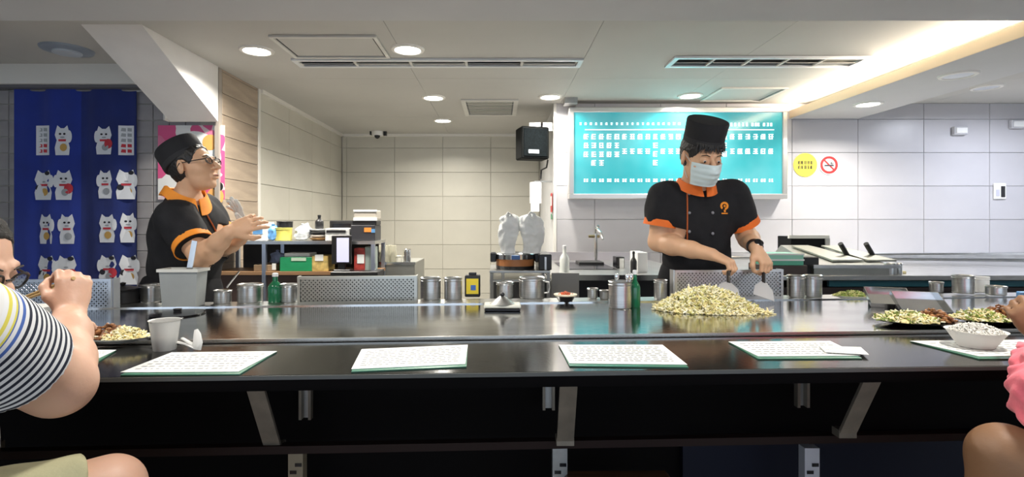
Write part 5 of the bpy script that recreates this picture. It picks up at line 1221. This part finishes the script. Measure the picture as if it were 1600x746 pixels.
V, Q = tr.mesh(.008); fast_obj('trousers', V, Q, M_TROU, t)
hair_cap(L, Rh, 1.0, .006, True, -.055, .05, None, t)
chef_cap(L, Rh, t, 1.0, .36, .090, .090, .030, -.030, 1.02)
# glasses
def glasses(L, R, t, s=1.0, m=BLACK):
    g = None; mb = MB()
    for q in (-1, 1):
        c = [L(q*.032+.022*math.cos(a)*1.0, .103-.004*abs(math.cos(a)), .004+.015*math.sin(a)) for a in [2*math.pi*k/20 for k in range(21)]]
        mb.tube(c, .0022, 6); mb.tube([L(q*.054, .100, .010), L(q*.072, .06, .010), L(q*.084, -.005, .012), L(q*.084, -.02, -.005)], .0024, 6)
    mb.tube([L(-.010, .103, .008), L(0, .106, .010), L(.010, .103, .008)], .002, 6); g = mb.obj('glasses', m, t, world=True)
    for q in (-1, 1):
        c = L(q*.032, .1, .004); l = MB().lathe([(.020, -.0005), (.020, .0005)], (0, 0, 0), 20); l.v = [L(q*.032+v.x*1.05, .1015, .004+v.y*.7) for v in l.v]; l.obj('lens', mat('lens glass', (.9, .9, .9), .03, trans=1, ior=1.05), t, world=True)
glasses(L, Rh, t)
# clear gloves over the hands: thin film at the finger tips
g = Body(); hand(g, wF, (-.02, -.02, .10), (.7, .6, .1), -1, [.1, .15, .25, .35], 1.03, .30, .1, .0095); V, Q = g.mesh(.004, .0008, 120); fast_obj('glove', V, Q, mat('film glove', (.80, .80, .76), .25, trans=.35, ior=1.1), t)

# ---------- seated man at left ----------
M_STR = bpy.data.materials.new('striped knit'); M_STR.use_nodes = True; nt = M_STR.node_tree; N = nt.nodes; bs = N['Principled BSDF']; bs.inputs['Roughness'].default_value = .85
def stripes(origin, axis, period):
    geo = N.new('ShaderNodeTexCoord'); sub = N.new('ShaderNodeVectorMath'); sub.operation = 'SUBTRACT'; sub.inputs[1].default_value = origin
    dot = N.new('ShaderNodeVectorMath'); dot.operation = 'DOT_PRODUCT'; dot.inputs[1].default_value = axis
    nt.links.new(geo.outputs['Object'], sub.inputs[0]); nt.links.new(sub.outputs[0], dot.inputs[0])
    dv = N.new('ShaderNodeMath'); dv.operation = 'DIVIDE'; dv.inputs[1].default_value = period; nt.links.new(dot.outputs['Value'], dv.inputs[0])
    fr = N.new('ShaderNodeMath'); fr.operation = 'FRACT'; nt.links.new(dv.outputs[0], fr.inputs[0])
    lt = N.new('ShaderNodeMath'); lt.operation = 'LESS_THAN'; lt.inputs[1].default_value = .46; nt.links.new(fr.outputs[0], lt.inputs[0])
    # colour of the dark stripe by position: yellow and blue bands near the shoulder
    mr = N.new('ShaderNodeMapRange'); mr.inputs['From Min'].default_value = -.02; mr.inputs['From Max'].default_value = .20; nt.links.new(dot.outputs['Value'], mr.inputs['Value'])
    rp = N.new('ShaderNodeValToRGB'); cr = rp.color_ramp; cr.interpolation = 'CONSTANT'; e0 = cr.elements[0]; e0.color = (.75, .75, .74, 1)
    e = cr.elements[1]; e.position = .20; e.color = (.70, .62, .10, 1)
    for p_, c_ in ((.29, (.06, .13, .42, 1)), (.38, (.012, .016, .035, 1))): e = cr.elements.new(p_); e.color = c_
    nt.links.new(mr.outputs[0], rp.inputs[0])
    mx = N.new('ShaderNodeMix'); mx.data_type = 'RGBA'; mx.inputs['A'].default_value = (.76, .77, .78, 1); nt.links.new(lt.outputs[0], mx.inputs['Factor']); nt.links.new(rp.outputs[0], mx.inputs['B']); nt.links.new(mx.outputs['Result'], bs.inputs['Base Color'])
t = thing('person', 'seated diner in a striped shirt at far left raising chopsticks', 'person', (-1.05, .70, 0))
Rb = basis(math.radians(148), math.radians(12)); Rh = basis(math.radians(100), math.radians(22))
hc = Vector((-1.040, .99, EYE-.082)); nb = Vector((-1.06, .87, EYE-.165)); sR_ = Vector((-.84, .80, EYE-.165)); sL_ = Vector((-1.19, 1.0, EYE-.19))
eR_ = P(92, 600, 1.00); wR_ = P(109, 494, 1.18); eL_ = Vector((-1.36, 1.12, EYE-.40)); wL_ = Vector((-1.22, 1.38, EYE-.28))
chest = Vector((-1.04, .86, EYE-.34)); pel = Vector((-1.09, .86, .74))
b = Body(); L = head(b, hc, Rh, 1.04); b.cap(L(0, -.03, -.05), nb, .060, .066, .02)
torso(b, pel, chest, nb, sL_, sR_, Rb, 1.12, 1.15, .03)
b.chain([sR_, sR_.lerp(eR_, .5), eR_], [.066, .068, .058], .03); b.chain([eR_, eR_.lerp(wR_, .3), eR_.lerp(wR_, .7), wR_], [.054, .052, .041, .031], .025)
limb(b, sL_, eL_, wL_, .062, .05, .05, .032)
hR = hand(b, wR_, (-.01, .03, .10), (.75, -.6, .1), -1, [.85, 1.0, 1.1, 1.15], .93, .03, .8, .0095)
hand(b, wL_, (.06, .09, .0), (0, .2, 1), 1, .5, 1.0)
hips = [pel+Rb @ Vector((q*.10, .02, -.04)) for q in (-1, 1)]
knR_ = P(168, 768, 1.03); knL_ = Vector((-1.30, 1.12, .68)); an = [Vector((-.74, 1.06, .10)), Vector((-1.28, 1.10, .10))]
# hips order: -1 side = his left? use nearest
hs = sorted(hips, key=lambda q: -q.x)
legs(b, hs[0], hs[1], knR_, knL_, an[0], an[1], (.5, .86, 0), .098, .063, .042)
V, Q = b.mesh(.005); fast_obj('body', V, Q, M_SKIN2, t); eyes(L, Rh, t, 1.04); glasses(L, Rh, t)
hair_cap(L, Rh, 1.04, .004, True, -.035, .052, mat('cropped hair', (.02, .017, .015), .7, 0, .5, 90, .4, 200), t)
sh = Body(); torso(sh, pel, chest, nb, sL_, sR_, Rb, 1.12, 1.15, .03); sh = sh.grow(.012)
c1, d1 = sleeve(sh, sR_, eR_, .60, .068, .066, .013); c2, d2 = sleeve(sh, sL_, eL_, .6, .062, .055, .02)
sh.cap(nb+Vector((0, 0, .12)), nb, .058, .062, .006, sub=True); sh.cut(nb+Vector((0, 0, .03)), (0, .1, 1), .11); sh.cut(pel-Vector((0, 0, .06)), (0, 0, -1), .35)
V, Q = sh.mesh(.005, .002, 20, (1, 1, 1), 9); fast_obj('striped_shirt', V, Q, M_STR, t)
ax_ = (eR_-sR_).normalized(); tr_ = bvh(V, Q); ps_, _n = snap(tr_, 16, 499); ps_ = ps_ if ps_ else sR_; og = world_m(t).inverted() @ (sR_+ax_*((ps_-sR_).dot(ax_)-.034)); stripes(tuple(og), tuple(ax_), .0135)
so = Body(); so.ell(pel, (.20, .16, .12), Rb, .04)
for h_, k_ in ((hs[0], knR_), (hs[1], knL_)): so.chain([h_, h_.lerp(k_, .98)], [.118, .082], .04)
for h_, k_ in ((hs[0], knR_), (hs[1], knL_)): so.cut(h_.lerp(k_, .90), (k_-h_), .13)
V, Q = so.mesh(.006, .003, 24); fast_obj('shorts', V, Q, mat('khaki cloth', (.42, .40, .24), .85, 0, .12, 14, .1, 200), t)
# shoes
for a_ in an: MB().ball(Vector((a_.x+.02, a_.y+.04, .045)), (.05, .12, .045), 16, Matrix.Rotation(-.5, 3, 'Z')).obj('shoe', BLACK, t, world=True)
# seat for him
def seat(x, y, lab, h=.56):
    q = thing('stool', lab, 'stool', (x, y, 0)); MB().lathe([(.15, h-.03), (.16, h-.025), (.16, h-.005), (.15, h), (0, h)], n=28).obj('seat', mat('stool wood', (.10, .045, .02), .5), q)
    for k in range(4): a = math.pi/4+k*math.pi/2; MB().bar((.11*math.cos(a), .11*math.sin(a), h-.03), (.15*math.cos(a), .15*math.sin(a), 0), .03, .03).obj('leg', M_CDARK, q, False)
seat(pel.x, pel.y, 'round stool under the seated man in the striped shirt', .60)
# chopsticks
tips = hR[1]; g0 = tips[0]
for i, (du, dv) in enumerate(((0, 0), (3, 6))):
    a_, c_ = P(84-du, 447+dv, 1.22), P(2, 478+dv*.6, 1.30); e_ = a_+(a_-c_)*.35
    o = MB(); o.tube([c_, a_, e_], [.0022, .0038, .0042], 8); q = o.obj('chopstick', mat('bamboo', (.62, .42, .18), .5)); tag(q, ('upper', 'lower')[i]+' of the two wooden chopsticks in the seated man hand', 'chopstick', 'chopsticks in the seated man hand')
# white bowl he eats from
c = on(38, 503, ZG); q = thing('bowl', 'white bowl with food just in front of the seated man in stripes', 'bowl', (c.x, c.y+.03, ZG)); MB().lathe([(.03, 0), (.034, .004), (.062, .045), (.064, .046), (.058, .043), (.028, .008), (0, .008)], n=28).obj('bowl', WHITE, q); MB().lathe([(.057, .038), (.03, .05), (0, .052)], n=20).obj('rice', mat('rice', (.8, .79, .74), .5), q)

# ---------- person in pink at right ----------
t = thing('person', 'diner at the right edge of whom only a pink sleeve, hand and bare knee show', 'person', (1.42, .72, 0))
Rb = basis(math.radians(190), math.radians(5)); Rh = basis(math.radians(200), math.radians(20))
pel = Vector((1.40, .70, .66)); chest = Vector((1.36, .80, EYE-.33)); nb = Vector((1.36, .84, EYE-.12)); hc = Vector((1.36, .90, EYE-.01)); s1 = Vector((1.20, .80, EYE-.16)); s2 = Vector((1.53, .80, EYE-.16))
e1 = P(1655, 625, 1.03); w1_ = P(1640, 534, 1.22); e2 = Vector((1.66, 1.0, EYE-.36)); w2 = Vector((1.5, 1.25, EYE-.25))
b = Body(); L = head(b, hc, Rh, 1.0); b.cap(L(0, -.02, -.06), nb, .05, .055, .02); torso(b, pel, chest, nb, s1, s2, Rb, .95)
limb(b, s1, e1, w1_, .05, .042, .042, .026); limb(b, s2, e2, w2, .05, .042, .042, .026)
hand(b, w1_, (-.035, .05, .10), (-.6, -.6, .1), 1, [.8, .9, 1.0, 1.0], .95, .05, .8); hand(b, w2, (-.06, .08, .02), (0, 0, 1), -1, .5, .95)
k1 = P(1573, 716, 1.06); k2 = Vector((1.50, 1.15, .68)); h1, h2 = pel+Vector((-.09, .02, -.03)), pel+Vector((.09, .02, -.03)); legs(b, h1, h2, k1, k2, Vector((.96, 1.02, .1)), Vector((1.45, 1.1, .1)), (0, 1, 0), .09, .062, .04)
V, Q = b.mesh(.006); fast_obj('body', V, Q, M_SKIN3, t); eyes(L, Rh, t)
hair_cap(L, Rh, 1.0, .012, True, -.06, .05, None, t)
M_PINK = mat('pink cloth', (.84, .16, .21), .8, 0, .14, 14, .1, 160, sheen=.2)
sh = Body(); torso(sh, pel, chest, nb, s1, s2, Rb, .95); sh = sh.grow(.012)
sh.chain([s1, s1.lerp(e1, .5), e1], [.066, .072, .070], .03); sh.chain([e1, e1.lerp(w1_, .4), e1.lerp(w1_, .86)], [.070, .060, .046], .03); sh.chain([s2, e2, e2.lerp(w2, .85)], [.066, .068, .046], .03)
sh.cut(e1.lerp(w1_, .84), (w1_-e1), .09); sh.cut(e2.lerp(w2, .8), (w2-e2), .09); sh.cap(nb+Vector((0, 0, .12)), nb, .05, .054, .006, sub=True); sh.cut(nb+Vector((0, 0, .03)), (0, 0, 1), .1); sh.cut(pel-Vector((0, 0, .06)), (0, 0, -1), .3)
V, Q = sh.mesh(.005, .0065, 46, (1, 1, 1.3), 4); fast_obj('pink_top', V, Q, M_PINK, t)
so = Body(); so.ell(pel, (.18, .14, .11), Rb, .04)
for h_, k_ in ((h1, k1), (h2, k2)): so.cap(h_, h_.lerp(k_, .5), .105, .09, .04); so.cut(h_.lerp(k_, .42), (k_-h_), .13)
V, Q = so.mesh(.007, .002, 20); fast_obj('shorts', V, Q, M_TROU, t)
for a_ in (Vector((.96, 1.02, .1)), Vector((1.45, 1.1, .1))): MB().ball(Vector((a_.x, a_.y+.05, .042)), (.045, .12, .042), 16).obj('shoe', BLACK, t, world=True)
seat(pel.x, pel.y, 'round stool under the person in pink', .54)
p = P(1599, 470, 1.30); q = thing('spoon_wrapper', 'blue and white packet held up by the person in pink', 'packet', p); MB().box((0, 0, 0), (.03, .01, .045), ch=.002).obj('packet', BL, q); MB().box((0, -.006, -.015), (.026, .002, .012)).obj('white_band', WHITE, q, False)
